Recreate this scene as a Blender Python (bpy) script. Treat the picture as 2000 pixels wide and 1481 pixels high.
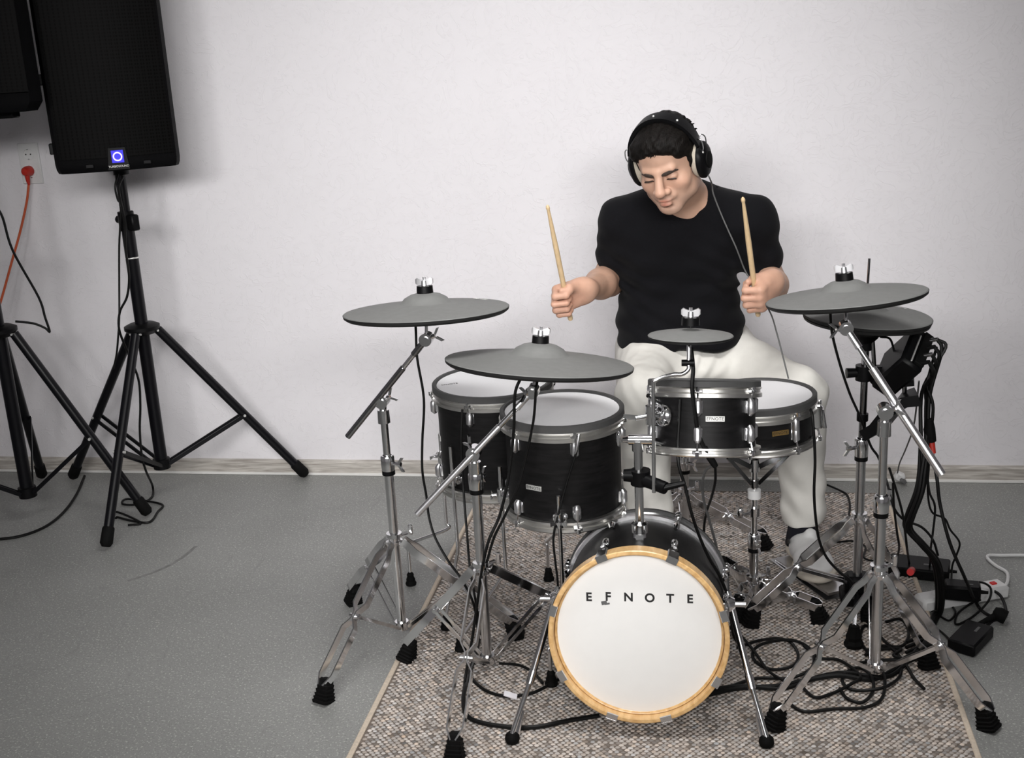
import bpy, bmesh, math, random
import numpy as np
from mathutils import Vector, Matrix
random.seed(7)
rng = np.random.default_rng(11)
for o in list(bpy.data.objects): bpy.data.objects.remove(o)
scene = bpy.context.scene
C = scene.collection
# ------------------------------------------------------------------ camera
IW, IH, FPX, CAMH = 2000, 1481, 2300.0, 1.6
pit, yaw, rol = math.radians(16.314), math.radians(-10.382), math.radians(-3.138)
cF = Vector((math.sin(yaw)*math.cos(pit), math.cos(yaw)*math.cos(pit), -math.sin(pit)))
R0 = Vector((math.cos(yaw), -math.sin(yaw), 0)); U0 = R0.cross(cF)
cR = R0*math.cos(rol)+U0*math.sin(rol); cU = U0*math.cos(rol)-R0*math.sin(rol)
cd = bpy.data.cameras.new('camera'); cam = bpy.data.objects.new('camera', cd); C.objects.link(cam)
cd.sensor_fit = 'HORIZONTAL'; cd.sensor_width = 36; cd.lens = 36*FPX/IW; cd.clip_start = .05
M = Matrix((cR, cU, -cF)).transposed().to_4x4(); M.translation = (0, 0, CAMH)
cam.matrix_world = M; scene.camera = cam
def ray(x, y): return cF*FPX+cR*(x-IW/2)-cU*(y-IH/2)
def fl(x, y, z=0.0):                      # pixel -> point on a level plane (floor by default)
    d = ray(x, y); return Vector((0, 0, CAMH))+d*((z-CAMH)/d.z)
def V(x, y, Y):                           # pixel -> point on the plane at distance Y towards the wall
    d = ray(x, y); return Vector((0, 0, CAMH))+d*(Y/d.y)
# ------------------------------------------------------------------ world, exposure
w = bpy.data.worlds.new('world'); scene.world = w; w.use_nodes = True
w.node_tree.nodes['Background'].inputs[0].default_value = (.8, .85, .95, 1)
w.node_tree.nodes['Background'].inputs[1].default_value = .15
vs = scene.view_settings
vs.view_transform = 'Standard'; vs.look = 'None'; vs.gamma = 1; vs.use_curve_mapping = False
vs.exposure = 0.0
# ------------------------------------------------------------------ materials
MT = {}
def mat(name, base, rough=.5, metal=0, spec=.5, var=.08, vscale=30, bump=0, bscale=200, stretch=(1, 1, 1), coat=0, emis=None, build=None, sheen=0, sss=0):
    m = bpy.data.materials.new(name); m.use_nodes = True; nt = m.node_tree; b = nt.nodes['Principled BSDF']
    tc = nt.nodes.new('ShaderNodeTexCoord'); mp = nt.nodes.new('ShaderNodeMapping'); mp.inputs['Scale'].default_value = stretch
    nt.links.new(tc.outputs['Object'], mp.inputs['Vector'])
    n = nt.nodes.new('ShaderNodeTexNoise'); n.inputs['Scale'].default_value = vscale; n.inputs['Detail'].default_value = 4
    nt.links.new(mp.outputs[0], n.inputs['Vector'])
    r = nt.nodes.new('ShaderNodeValToRGB'); nt.links.new(n.outputs['Fac'], r.inputs[0])
    c0 = [max(0, c*(1-var)) for c in base]; c1 = [min(1, c*(1+var)) for c in base]
    r.color_ramp.elements[0].position = .3; r.color_ramp.elements[1].position = .7
    r.color_ramp.elements[0].color = (*c0, 1); r.color_ramp.elements[1].color = (*c1, 1)
    nt.links.new(r.outputs[0], b.inputs['Base Color'])
    b.inputs['Roughness'].default_value = rough; b.inputs['Metallic'].default_value = metal
    b.inputs['Specular IOR Level'].default_value = spec; b.inputs['Coat Weight'].default_value = coat
    if sheen: b.inputs['Sheen Weight'].default_value = sheen
    if sss:
        b.inputs['Subsurface Weight'].default_value = sss; b.inputs['Subsurface Radius'].default_value = (.012, .005, .003); b.inputs['Subsurface Scale'].default_value = 1
    if emis: b.inputs['Emission Color'].default_value = (*emis[:3], 1); b.inputs['Emission Strength'].default_value = emis[3]
    if bump:
        n2 = nt.nodes.new('ShaderNodeTexNoise'); n2.inputs['Scale'].default_value = bscale; n2.inputs['Detail'].default_value = 3
        nt.links.new(mp.outputs[0], n2.inputs['Vector'])
        bp = nt.nodes.new('ShaderNodeBump'); bp.inputs['Strength'].default_value = bump; bp.inputs['Distance'].default_value = .002
        nt.links.new(n2.outputs['Fac'], bp.inputs['Height']); nt.links.new(bp.outputs[0], b.inputs['Normal'])
    if build: build(nt, b, mp, r)
    MT[name] = m; return m
def N(nt, t, **kw):
    n = nt.nodes.new(t)
    for k, v in kw.items():
        if k in n.inputs: n.inputs[k].default_value = v
        else: setattr(n, k, v)
    return n
def b_wall(nt, b, mp, r):
    L = nt.links
    n1 = N(nt, 'ShaderNodeTexNoise', Scale=5.0, Detail=5, Distortion=1.6); L.new(mp.outputs[0], n1.inputs['Vector'])
    n2 = N(nt, 'ShaderNodeTexNoise', Scale=28.0, Detail=3, Distortion=.8); L.new(mp.outputs[0], n2.inputs['Vector'])
    v = N(nt, 'ShaderNodeTexNoise', Scale=11.0, Detail=2, Distortion=3.5); L.new(mp.outputs[0], v.inputs['Vector'])
    rp = N(nt, 'ShaderNodeValToRGB'); L.new(v.outputs['Fac'], rp.inputs[0])
    rp.color_ramp.elements[0].position = .485; rp.color_ramp.elements[0].color = (0, 0, 0, 1)
    rp.color_ramp.elements[1].position = .5; rp.color_ramp.elements[1].color = (1, 1, 1, 1)
    e = rp.color_ramp.elements.new(.53); e.color = (0, 0, 0, 1)
    a = N(nt, 'ShaderNodeMath', operation='MULTIPLY'); a.inputs[1].default_value = .35; L.new(rp.outputs[0], a.inputs[0])
    s = N(nt, 'ShaderNodeMath', operation='ADD'); L.new(n1.outputs['Fac'], s.inputs[0]); L.new(a.outputs[0], s.inputs[1])
    c = N(nt, 'ShaderNodeMath', operation='MULTIPLY_ADD'); L.new(n2.outputs['Fac'], c.inputs[0]); c.inputs[1].default_value = .25; L.new(s.outputs[0], c.inputs[2])
    bp = N(nt, 'ShaderNodeBump', Strength=.4, Distance=.006); L.new(c.outputs[0], bp.inputs['Height']); L.new(bp.outputs[0], b.inputs['Normal'])
def b_floor(nt, b, mp, r):
    L = nt.links
    n = N(nt, 'ShaderNodeTexNoise', Scale=170.0, Detail=1); L.new(mp.outputs[0], n.inputs['Vector'])
    rp = N(nt, 'ShaderNodeValToRGB'); L.new(n.outputs['Fac'], rp.inputs[0])
    rp.color_ramp.elements[0].position = .60; rp.color_ramp.elements[0].color = (0, 0, 0, 1)
    rp.color_ramp.elements[1].position = .70; rp.color_ramp.elements[1].color = (1, 1, 1, 1)
    n2 = N(nt, 'ShaderNodeTexNoise', Scale=240.0, Detail=1); L.new(mp.outputs[0], n2.inputs['Vector'])
    rp2 = N(nt, 'ShaderNodeValToRGB'); L.new(n2.outputs['Fac'], rp2.inputs[0])
    rp2.color_ramp.elements[0].position = .32; rp2.color_ramp.elements[0].color = (1, 1, 1, 1)
    rp2.color_ramp.elements[1].position = .42; rp2.color_ramp.elements[1].color = (0, 0, 0, 1)
    # faint scuff marks
    wv = N(nt, 'ShaderNodeTexNoise', Scale=1.7, Detail=3, Distortion=2.2); L.new(mp.outputs[0], wv.inputs['Vector'])
    rs = N(nt, 'ShaderNodeValToRGB'); L.new(wv.outputs['Fac'], rs.inputs[0])
    rs.color_ramp.elements[0].position = .495; rs.color_ramp.elements[0].color = (0, 0, 0, 1)
    rs.color_ramp.elements[1].position = .5; rs.color_ramp.elements[1].color = (1, 1, 1, 1)
    e = rs.color_ramp.elements.new(.508); e.color = (0, 0, 0, 1)
    def mix(f, a, col, k):
        m = N(nt, 'ShaderNodeMix', data_type='RGBA'); mm = N(nt, 'ShaderNodeMath', operation='MULTIPLY'); mm.inputs[1].default_value = k
        L.new(f, mm.inputs[0]); L.new(mm.outputs[0], m.inputs['Factor']); L.new(a, m.inputs[6]); m.inputs[7].default_value = (*col, 1); return m.outputs[2]
    o = mix(rp.outputs[0], r.outputs[0], (.55, .56, .52), .7); o = mix(rp2.outputs[0], o, (.12, .125, .12), .5); o = mix(rs.outputs[0], o, (.1, .1, .1), .16)
    L.new(o, b.inputs['Base Color'])
def b_wood(c0, c1, sc, axis_stretch):
    def f(nt, b, mp, r):
        L = nt.links; mp.inputs['Scale'].default_value = axis_stretch
        n = N(nt, 'ShaderNodeTexNoise', Scale=sc, Detail=6, Distortion=.6); L.new(mp.outputs[0], n.inputs['Vector'])
        rp = N(nt, 'ShaderNodeValToRGB'); L.new(n.outputs['Fac'], rp.inputs[0])
        rp.color_ramp.elements[0].position = .35; rp.color_ramp.elements[1].position = .65
        rp.color_ramp.elements[0].color = (*c0, 1); rp.color_ramp.elements[1].color = (*c1, 1)
        L.new(rp.outputs[0], b.inputs['Base Color'])
        bp = N(nt, 'ShaderNodeBump', Strength=.25, Distance=.001); L.new(n.outputs['Fac'], bp.inputs['Height']); L.new(bp.outputs[0], b.inputs['Normal'])
    return f
def b_grille(nt, b, mp, r):
    L = nt.links
    mp.inputs['Rotation'].default_value = (0, 0, math.radians(-27)); mp.inputs['Scale'].default_value = (1, .001, .6)
    v = N(nt, 'ShaderNodeTexVoronoi', Scale=150.0); v.inputs['Randomness'].default_value = 0.0; L.new(mp.outputs[0], v.inputs['Vector'])
    rp = N(nt, 'ShaderNodeValToRGB'); L.new(v.outputs['Distance'], rp.inputs[0])
    rp.color_ramp.elements[0].position = .3; rp.color_ramp.elements[0].color = (.0006, .0006, .0006, 1)
    rp.color_ramp.elements[1].position = .45; rp.color_ramp.elements[1].color = (.0032, .0032, .0032, 1)
    L.new(rp.outputs[0], b.inputs['Base Color'])
def b_attr(nt, b, mp, r):
    L = nt.links
    a = N(nt, 'ShaderNodeVertexColor', layer_name='tint')
    m = N(nt, 'ShaderNodeMix', data_type='RGBA', blend_type='MULTIPLY'); m.inputs['Factor'].default_value = 1
    L.new(r.outputs[0], m.inputs[6]); L.new(a.outputs[0], m.inputs[7]); L.new(m.outputs[2], b.inputs['Base Color'])
mat('wall_plaster', (.80, .78, .808), .85, var=.012, vscale=3, build=b_wall, spec=.25)
mat('ceiling_paint', (.8, .8, .8), .9, var=.02)
mat('floor_vinyl', (.265, .268, .26), .45, var=.07, vscale=2.5, build=b_floor, spec=.4)
mat('floor_scuff', (.205, .207, .2), .6, var=.25, vscale=40)
mat('baseboard_wood', (.5, .46, .42), .45, build=b_wood((.34, .31, .28), (.60, .57, .53), 9, (1, 1, 14)))
mat('baseboard_edge', (.78, .77, .75), .4, var=.03)
mat('rug_base', (.16, .13, .11), .95, var=.3, vscale=60)
mat('rug_binding', (.62, .53, .43), .9, var=.1, vscale=150, bump=.6, bscale=500)
mat('rug_stitch', (.50, .455, .42), .95, var=.12, vscale=45, build=b_attr, spec=.1)
mat('chrome', (.88, .88, .89), .15, 1, var=.04, vscale=18)
mat('bright_metal', (.93, .93, .95), .3, 1, var=.03)
mat('satin_metal', (.72, .72, .73), .26, 1, var=.06)
mat('dark_chrome', (.32, .32, .33), .16, 1, var=.06)
mat('aluminium_hoop', (.78, .77, .74), .33, 1, var=.05)
mat('black_wood', (.004, .004, .0045), .5, build=b_wood((.0028, .0028, .003), (.0075, .007, .0075), 14, (1, 1, 9)), spec=.22)
mat('black_plastic', (.0025, .0025, .003), .45, var=.15, spec=.18)
mat('rubber', (.003, .003, .003), .75, var=.2, spec=.15, bump=.2)
mat('hoop_rubber', (.06, .06, .06), .6, var=.1, spec=.3)
mat('cymbal_rubber', (.17, .172, .168), .62, var=.05, vscale=60, spec=.3, bump=.12, bscale=900)
mat('cymbal_edge', (.012, .012, .012), .6, spec=.3)
mat('mesh_head', (.84, .84, .86), .7, var=.02, vscale=300, bump=.15, bscale=1500)
mat('kick_head', (.87, .865, .85), .55, var=.01, spec=.3)
mat('maple_hoop', (.72, .45, .19), .35, build=b_wood((.62, .36, .14), (.80, .53, .25), 10, (6, 1, 6)), coat=.3)
mat('bronze', (.42, .27, .09), .35, .8)
mat('ink', (.01, .01, .01), .6)
mat('grey_mark', (.12, .12, .12), .8)
mat('badge', (.75, .75, .73), .3, .6)
mat('speaker_plastic', (.0016, .0016, .002), .6, var=.15, bump=.4, bscale=700, spec=.07)
mat('speaker_grille', (.01, .01, .01), .55, build=b_grille, spec=.05)
mat('stand_black', (.0025, .0025, .004), .32, var=.1, spec=.3)
mat('led_blue', (.02, .02, .3), .3, emis=(.05, .04, .9, .7))
mat('led_ring', (.6, .55, 1), .3, emis=(.5, .42, 1, 1.1))
mat('white_plastic', (.72, .72, .72), .4, var=.03)
mat('red_plug', (.45, .02, .01), .4, var=.06)
mat('orange_cable', (.5, .09, .03), .5, var=.06)
mat('cable_black', (.003, .003, .003), .5, var=.2, spec=.25)
mat('cable_grey', (.11, .11, .11), .55, var=.1)
mat('paper', (.85, .83, .87), .8, var=.03)
mat('skin', (.56, .345, .25), .5, var=.06, vscale=40, bump=.12, bscale=500, build=b_attr, spec=.4, sss=.08)
mat('hair', (.0045, .0034, .0028), .6, var=.5, vscale=160, spec=.15, bump=.9, bscale=320, stretch=(1, 1, .3))
mat('brow', (.035, .022, .016), .8, var=.4, vscale=300)
mat('eye', (.035, .022, .018), .25, var=.1)
mat('tshirt', (.0042, .0042, .0056), .9, var=.12, vscale=200, bump=.25, bscale=1100, spec=.15, sheen=.03)
mat('trousers', (.80, .785, .74), .9, var=.05, vscale=20, bump=.3, bscale=1200, spec=.15)
mat('shoe_white', (.85, .85, .85), .55, var=.05, vscale=25, bump=.2, bscale=400)
mat('shoe_sole', (.70, .64, .55), .7, var=.06)
mat('sock', (.005, .005, .012), .9, var=.2)
mat('stick_wood', (.72, .53, .31), .45, var=.08, vscale=25, stretch=(6, 6, 1))
mat('earpad', (.50, .45, .37), .85, var=.1, vscale=80, bump=.4, bscale=300)
mat('lamp_diffuser', (.9, .9, .9), .5, emis=(1, .985, .96, 3.0))
mat('red_mark', (.6, .01, .01), .4)
# ------------------------------------------------------------------ mesh helpers
def frame(d, hint=None):
    d = Vector(d).normalized()
    h = Vector(hint) if hint is not None else (Vector((0, 0, 1)) if abs(d.z) < .9 else Vector((0, 1, 0)))
    x = h-d*h.dot(d)
    if x.length < 1e-6: x = Vector((1, 0, 0))-d*d.x
    x.normalize(); return x, d.cross(x), d
class MB:
    def __init__(s): s.v = []; s.f = []
    def add(s, vs, fs):
        o = len(s.v); s.v += [Vector(q) for q in vs]; s.f += [tuple(i+o for i in q) for q in fs]; return s
    def sweep(s, path, sec, hint=None, caps=True, scales=None):
        path = [Vector(q) for q in path]; n = len(path); k = len(sec); vs = []; x = None
        for i, q in enumerate(path):
            a = path[max(0, i-1)]; b = path[min(n-1, i+1)]; d = (b-a)
            if d.length < 1e-9: d = Vector((0, 0, 1))
            d.normalize()
            if x is None or hint is not None: x, y, _ = frame(d, hint)
            else:
                x = (x-d*x.dot(d)).normalized(); y = d.cross(x)
            sc = scales[i] if scales else 1
            vs += [q+x*(u*sc)+y*(v*sc) for u, v in sec]
        fs = [(i*k+j, i*k+(j+1) % k, (i+1)*k+(j+1) % k, (i+1)*k+j) for i in range(n-1) for j in range(k)]
        if caps: fs += [tuple(range(k-1, -1, -1)), tuple((n-1)*k+j for j in range(k))]
        return s.add(vs, fs)
    def tube(s, path, r, seg=8, caps=True):
        rr = r if isinstance(r, (list, tuple)) else None
        sec = [(math.cos(2*math.pi*j/seg)*(1 if rr else r), math.sin(2*math.pi*j/seg)*(1 if rr else r)) for j in range(seg)]
        return s.sweep(path, sec, None, caps, rr)
    def strip(s, path, wd, th, hint): # rectangular section: th along hint, wd across
        return s.sweep(path, [(th/2, wd/2), (-th/2, wd/2), (-th/2, -wd/2), (th/2, -wd/2)], hint)
    def cyl(s, a, b, r0, r1=None, seg=16): return s.tube([a, b], [r0, r0 if r1 is None else r1], seg)
    def lathe(s, prof, c, axis=(0, 0, 1), seg=32, hint=None, close=False):
        x, y, d = frame(axis, hint); c = Vector(c); vs = []; k = len(prof)
        for j in range(seg):
            a = 2*math.pi*j/seg; e = x*math.cos(a)+y*math.sin(a)
            vs += [c+e*r+d*z for r, z in prof]
        fs = []
        for j in range(seg):
            j2 = (j+1) % seg
            for i in range(k if close else k-1):
                i2 = (i+1) % k
                fs.append((j*k+i, j2*k+i, j2*k+i2, j*k+i2))
        return s.add(vs, fs)
    def ball(s, c, r, R=None, seg=12):
        r = Vector((r, r, r)) if not hasattr(r, '__len__') else Vector(r); c = Vector(c); vs = []; fs = []; m = seg//2
        for i in range(m+1):
            t = math.pi*i/m
            for j in range(seg):
                p = 2*math.pi*j/seg; q = Vector((r.x*math.sin(t)*math.cos(p), r.y*math.sin(t)*math.sin(p), r.z*math.cos(t)))
                vs.append(c+(R @ q if R else q))
        for i in range(m):
            for j in range(seg): fs.append((i*seg+j, (i+1)*seg+j, (i+1)*seg+(j+1) % seg, i*seg+(j+1) % seg))
        return s.add(vs, fs)
    def hull(s, pts):
        bm = bmesh.new(); [bm.verts.new(q) for q in pts]; bmesh.ops.convex_hull(bm, input=bm.verts)
        bmesh.ops.delete(bm, geom=[v for v in bm.verts if not v.link_faces], context='VERTS')
        bm.verts.index_update(); vs = [v.co.copy() for v in bm.verts]; fs = [[v.index for v in f.verts] for f in bm.faces]; bm.free()
        return s.add(vs, fs)
    def box(s, c, size, R=None, bev=.15):
        c = Vector(c); h = [q/2 for q in size]; b = min(size)*bev; pts = []
        for sx in (-1, 1):
            for sy in (-1, 1):
                for sz in (-1, 1):
                    for k in range(3):
                        q = Vector((sx*(h[0]-(b if k != 0 else 0)), sy*(h[1]-(b if k != 1 else 0)), sz*(h[2]-(b if k != 2 else 0))))
                        pts.append(c+(R @ q if R else q))
        return s.hull(pts)
    def build(s, name, m, parent=None, smooth=38, root=None):
        loc = Vector((0, 0, 0)); p = parent
        while p is not None: loc += p.location; p = p.parent
        me = bpy.data.meshes.new(name); me.from_pydata([tuple(q-loc) for q in s.v], [], s.f); 
        bm = bmesh.new(); bm.from_mesh(me); bmesh.ops.recalc_face_normals(bm, faces=bm.faces); bm.to_mesh(me); bm.free()
        if smooth:
            me.shade_smooth(); me.set_sharp_from_angle(angle=math.radians(smooth))
        me.materials.append(MT[m]); o = bpy.data.objects.new(name, me); C.objects.link(o)
        if parent: o.parent = parent
        return o
def tag(o, label, cat, group=None):
    o['label'] = label; o['category'] = cat
    if group: o['group'] = group
    return o
def thing(name, label, cat, loc, group=None):
    o = bpy.data.objects.new(name, None); C.objects.link(o); o.location = loc; o.empty_display_size = .05
    return tag(o, label, cat, group)
def plab(o, label): o['label'] = label; return o
def struct(o): o['kind'] = 'structure'; return o
def crom(pts, n=8):                        # Catmull-Rom smoothing of a polyline
    P = [Vector(q) for q in pts]; P = [P[0]*2-P[1]]+P+[P[-1]*2-P[-2]]; out = []
    for i in range(1, len(P)-2):
        for k in range(n):
            t = k/n; a, b, c, d = P[i-1:i+3]
            out.append(.5*((2*b)+(c-a)*t+(2*a-5*b+4*c-d)*t*t+(3*b-a-3*c+d)*t**3))
    out.append(P[-2]); return out
def rotm(axis, ang): return Matrix.Rotation(ang, 3, Vector(axis))
def basis(x, y, z): return Matrix((x, y, z)).transposed()
def text_mesh(name, body, size, c, xdir, ydir, m, parent, spacing=1.0, depth=.0006, align='CENTER', bold=0.0):
    cu = bpy.data.curves.new(name, 'FONT'); cu.body = body; cu.size = size; cu.align_x = align; cu.align_y = 'CENTER'; cu.extrude = depth; cu.offset = bold; cu.space_character = spacing
    o = bpy.data.objects.new(name, cu); C.objects.link(o); dg = bpy.context.evaluated_depsgraph_get()
    me = bpy.data.meshes.new_from_object(o.evaluated_get(dg)); bpy.data.objects.remove(o); bpy.data.curves.remove(cu)
    x = Vector(xdir).normalized(); z = x.cross(Vector(ydir)).normalized(); y = z.cross(x)
    T = basis(x, y, z).to_4x4(); loc = Vector(c); p = parent
    while p is not None: loc = loc-p.location; p = p.parent
    T.translation = loc; me.transform(T); me.materials.clear(); me.materials.append(MT[m])
    o = bpy.data.objects.new(name, me); C.objects.link(o); o.parent = parent; return o
# ------------------------------------------------------------------ the room
WY = 4.094; XL, XR, YB, ZC = -4.3, 4.3, -3.0, 2.85
def slab(name, lo, hi, m):
    mb = MB(); a = Vector(lo); b = Vector(hi); mb.hull([(x, y, z) for x in (a.x, b.x) for y in (a.y, b.y) for z in (a.z, b.z)])
    return struct(mb.build(name, m, None, smooth=0))
slab('floor', (XL, YB, -.1), (XR, WY, 0), 'floor_vinyl')
slab('wall_back', (XL-.12, WY, -.1), (XR+.12, WY+.12, ZC), 'wall_plaster')
slab('wall_left', (XL-.12, YB, -.1), (XL, WY, ZC), 'wall_plaster')
slab('wall_right', (XR, YB, -.1), (XR+.12, WY, ZC), 'wall_plaster')
slab('wall_front', (XL-.12, YB-.12, -.1), (XR+.12, YB, ZC), 'wall_plaster')
slab('ceiling', (XL-.12, YB-.12, ZC), (XR+.12, WY+.12, ZC+.1), 'ceiling_paint')
mb = MB(); pr = [(0, .0), (-.013, .0), (-.013, .05), (-.009, .058), (0, .06)]
mb.sweep([(XL, WY, 0), (XR, WY, 0)], [(z, -y) for y, z in pr], (0, 0, 1))
bbd = struct(mb.build('baseboard_back', 'baseboard_wood', None, smooth=20))
mb = MB(); mb.box((0, WY-.0165, .0055), (XR-XL-.002, .007, .011), bev=.3); plab(mb.build('edge_strip', 'baseboard_edge', bbd), 'pale strip along the foot of the baseboard')
sm = MB().strip(crom([fl(x_, y_, .0004) for x_, y_ in ((250, 1135), (290, 1122), (330, 1105), (360, 1086), (384, 1066))], 5), .012, .0006, (0, 0, 1)).build('scuff_mark', 'floor_scuff', bpy.data.objects['floor'])
# ceiling panels (above the picture), then spots added for frontal light and edge falloff
def ceiling_lamp(x, y, sx, sy, power, label, spread=180):
    t = thing('ceiling_light', label, 'light', (x, y, ZC-.07), 'ceiling panels over the room')
    mb = MB()
    for s in (-1, 1):
        mb.box((x+s*(sx/2+.015), y, ZC-.035), (.03, sy+.06, .07)); mb.box((x, y+s*(sy/2+.015), ZC-.035), (sx, .03, .07))
    mb.build('frame', 'white_plastic', t)
    MB().box((x, y, ZC-.03), (sx, sy, .02)).build('diffuser', 'lamp_diffuser', t)
    ld = bpy.data.lights.new('panel_light', 'AREA'); ld.shape = 'RECTANGLE'; ld.size = sx; ld.size_y = sy; ld.energy = power; ld.spread = math.radians(spread); ld.color = (1, .985, .97)
    lo = bpy.data.objects.new('panel_light', ld); C.objects.link(lo); lo.parent = t; lo.location = (0, 0, .02)
def added_spot(x, y, target, power, cone, label):  # unseen fixture, added to light the kit and wall from the front
    p = Vector((x, y, ZC-.16)); t = thing('added_spotlight', label, 'light', (x, y, ZC), 'added spotlights behind the camera'); d = (Vector(target)-p).normalized()
    MB().cyl((x, y, ZC-.025), (x, y, ZC), .06, .06, 20).build('base_plate', 'white_plastic', t); MB().cyl((x, y, ZC-.15), (x, y, ZC-.02), .010, .010, 10).build('stem', 'white_plastic', t)
    MB().lathe([(.0, -.10), (.09, -.10), (.13, .02), (.126, .02), (.086, -.09), (0, -.09)], p, d, 28).build('reflector', 'white_plastic', t); MB().lathe([(0, -.085), (.085, -.085)], p, d, 24).build('lens', 'lamp_diffuser', t)
    ld = bpy.data.lights.new('spot_light', 'SPOT'); ld.energy = power; ld.spot_size = math.radians(cone); ld.spot_blend = 1.0; ld.shadow_soft_size = .45; ld.color = (1, .985, .97)
    lo = bpy.data.objects.new('spot_light', ld); C.objects.link(lo); lo.parent = t; lo.matrix_parent_inverse = Matrix.Identity(4); lo.location = Vector((0, 0, -.16))+d*.03; lo.rotation_mode = 'QUATERNION'; lo.rotation_quaternion = d.to_track_quat('-Z', 'Y')
ceiling_lamp(-.2, 2.3, 1.2, .6, 19, 'white ceiling light panel above the drum kit', 140)
ceiling_lamp(-.2, -.6, 1.2, .6, 16, 'white ceiling light panel above the camera')
for sx_, lab in ((-1.7, 'leftmost'), (-.7, 'second from the left'), (.3, 'third from the left'), (1.3, 'rightmost')):
    added_spot(sx_, -1.6, (-.84, 4.0, 1.0), 372, 45, lab+' of the four unseen spotlights added to light the drum kit')
# ------------------------------------------------------------------ rug
RX0, RX1, RY0, RY1, RZ = -.857, .572, 1.9, 3.955, .006
rug = thing('rug', 'beige and grey flat-woven rug with cream bound edges under the drum kit', 'rug', ((RX0+RX1)/2, (RY0+RY1)/2, 0))
MB().box(((RX0+RX1)/2, (RY0+RY1)/2, RZ/2), (RX1-RX0-.02, RY1-RY0, RZ), bev=.2).build('backing', 'rug_base', rug)
for xx in (RX0+.007, RX1-.007):
    MB().box((xx, (RY0+RY1)/2, .005), (.014, RY1-RY0, .010), bev=.3).build('binding', 'rug_binding', rug)
def rug_weave():
    px, py = .0150, .0088
    nx = int((RX1-RX0-.03)/px); ny = int((RY1-RY0-.01)/py)
    I, J = np.meshgrid(np.arange(nx), np.arange(ny)); I = I.ravel(); J = J.ravel(); n = len(I)
    cx = RX0+.020+(I+.25+.5*(J % 2))*px+rng.normal(0, .0006, n); cy = RY0+.008+J*py+rng.normal(0, .0004, n)
    a = np.arange(6)*np.pi/3; hx = px*.47*rng.uniform(.86, 1.0, n); hy = py*.56*rng.uniform(.88, 1.05, n); h = rng.uniform(.0024, .0036, n)
    v = np.zeros((n, 12, 3)); ang = rng.normal(.16, .06, n)
    for k in range(6):
        ux, uy = np.cos(a[k])*hx, np.sin(a[k])*hy
        for q, (sc, zz) in enumerate(((1, 0*h), (.62, h))):
            X, Y = ux*sc, uy*sc
            v[:, q*6+k, 0] = cx+X*np.cos(ang)-Y*np.sin(ang); v[:, q*6+k, 1] = cy+X*np.sin(ang)+Y*np.cos(ang); v[:, q*6+k, 2] = RZ-.0005+zz
    loc = np.array(rug.location); v -= loc
    me = bpy.data.meshes.new('weave')
    quad = np.array([(k, (k+1) % 6, 6+(k+1) % 6, 6+k) for k in range(6)])
    base = (np.arange(n)*12)[:, None, None]
    lq = (quad[None]+base).reshape(n, -1); top = (np.arange(6, 12)[None]+(np.arange(n)*12)[:, None])
    loops = np.concatenate([lq, top], 1).ravel()
    me.vertices.add(n*12); me.vertices.foreach_set('co', v.ravel())
    me.loops.add(len(loops)); me.loops.foreach_set('vertex_index', loops.astype(np.int32))
    sizes = np.tile(np.array([4]*6+[6]), n); starts = np.concatenate([[0], np.cumsum(sizes)[:-1]])
    me.polygons.add(len(sizes)); me.polygons.foreach_set('loop_start', starts.astype(np.int32))
    me.update(calc_edges=True); me.validate()
    ca = me.color_attributes.new('tint', 'FLOAT_COLOR', 'POINT')
    g = np.clip(rng.normal(1, .17, n), .45, 1.5); warm = rng.normal(0, .035, n)
    dark = rng.random(n) < .10; g[dark] *= .45
    col = np.stack([g*(1+warm), g, g*(1-warm), np.ones(n)], 1)
    ca.data.foreach_set('color', np.repeat(col, 12, 0).ravel().astype(np.float32))
    me.shade_smooth(); me.materials.append(MT['rug_stitch'])
    o = bpy.data.objects.new('weave', me); C.objects.link(o); o.parent = rug; o['kind'] = 'stuff'
rug_weave()
RT = .0085   # top of the rug
def gz(p): return RT if (RX0 < p[0] < RX1 and RY0 < p[1] < RY1) else 0.0
# ------------------------------------------------------------------ drums
def lug(mb_parent, c, out, up, toward, hoop_pt, small=1.22):
    """lug casing on the shell with its tension rod and the ear on the hoop"""
    side = Vector(up).cross(out).normalized(); c = Vector(c); out = Vector(out); up = Vector(up)
    mb = MB(); s = small
    mb.tube([c-up*.016*s+out*.006*s, c-up*.010*s+out*.009*s, c+up*.010*s+out*.009*s, c+up*.016*s+out*.006*s], [.004*s, .008*s, .008*s, .005*s], 10)
    mb.box(c+out*.002, (.016*s, .024*s, .006), basis(side, up, out))
    o = mb.build('lug', 'bright_metal', mb_parent)
    mb = MB(); hp = Vector(hoop_pt)
    mb.tube([c+up*toward*.012*s+out*.009*s, hp+out*.0045], .0026, 8); mb.tube([hp+out*.0045-up*toward*.004, hp+out*.0045+up*toward*.007], .0048, 8)
    mb.box(hp+out*.001-up*toward*.003, (.018*s, .007, .010), basis(side, up, out))
    mb.build('tension_rod', 'chrome', o)
def badge(parent, c, out, up, w=.045, h=.013, m='badge'):
    side = Vector(up).cross(out).normalized(); c = Vector(c)
    b = MB().box(c, (w, h, .003), basis(side, Vector(up), Vector(out))).build('badge', m, parent)
    plab(b, 'small silver badge' if m == 'badge' else 'small bronze badge'); text_mesh('lettering', 'EFNOTE', h*.8, c+Vector(out)*.0016, side, up, 'ink', b, 1.1, .0002)
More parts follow.
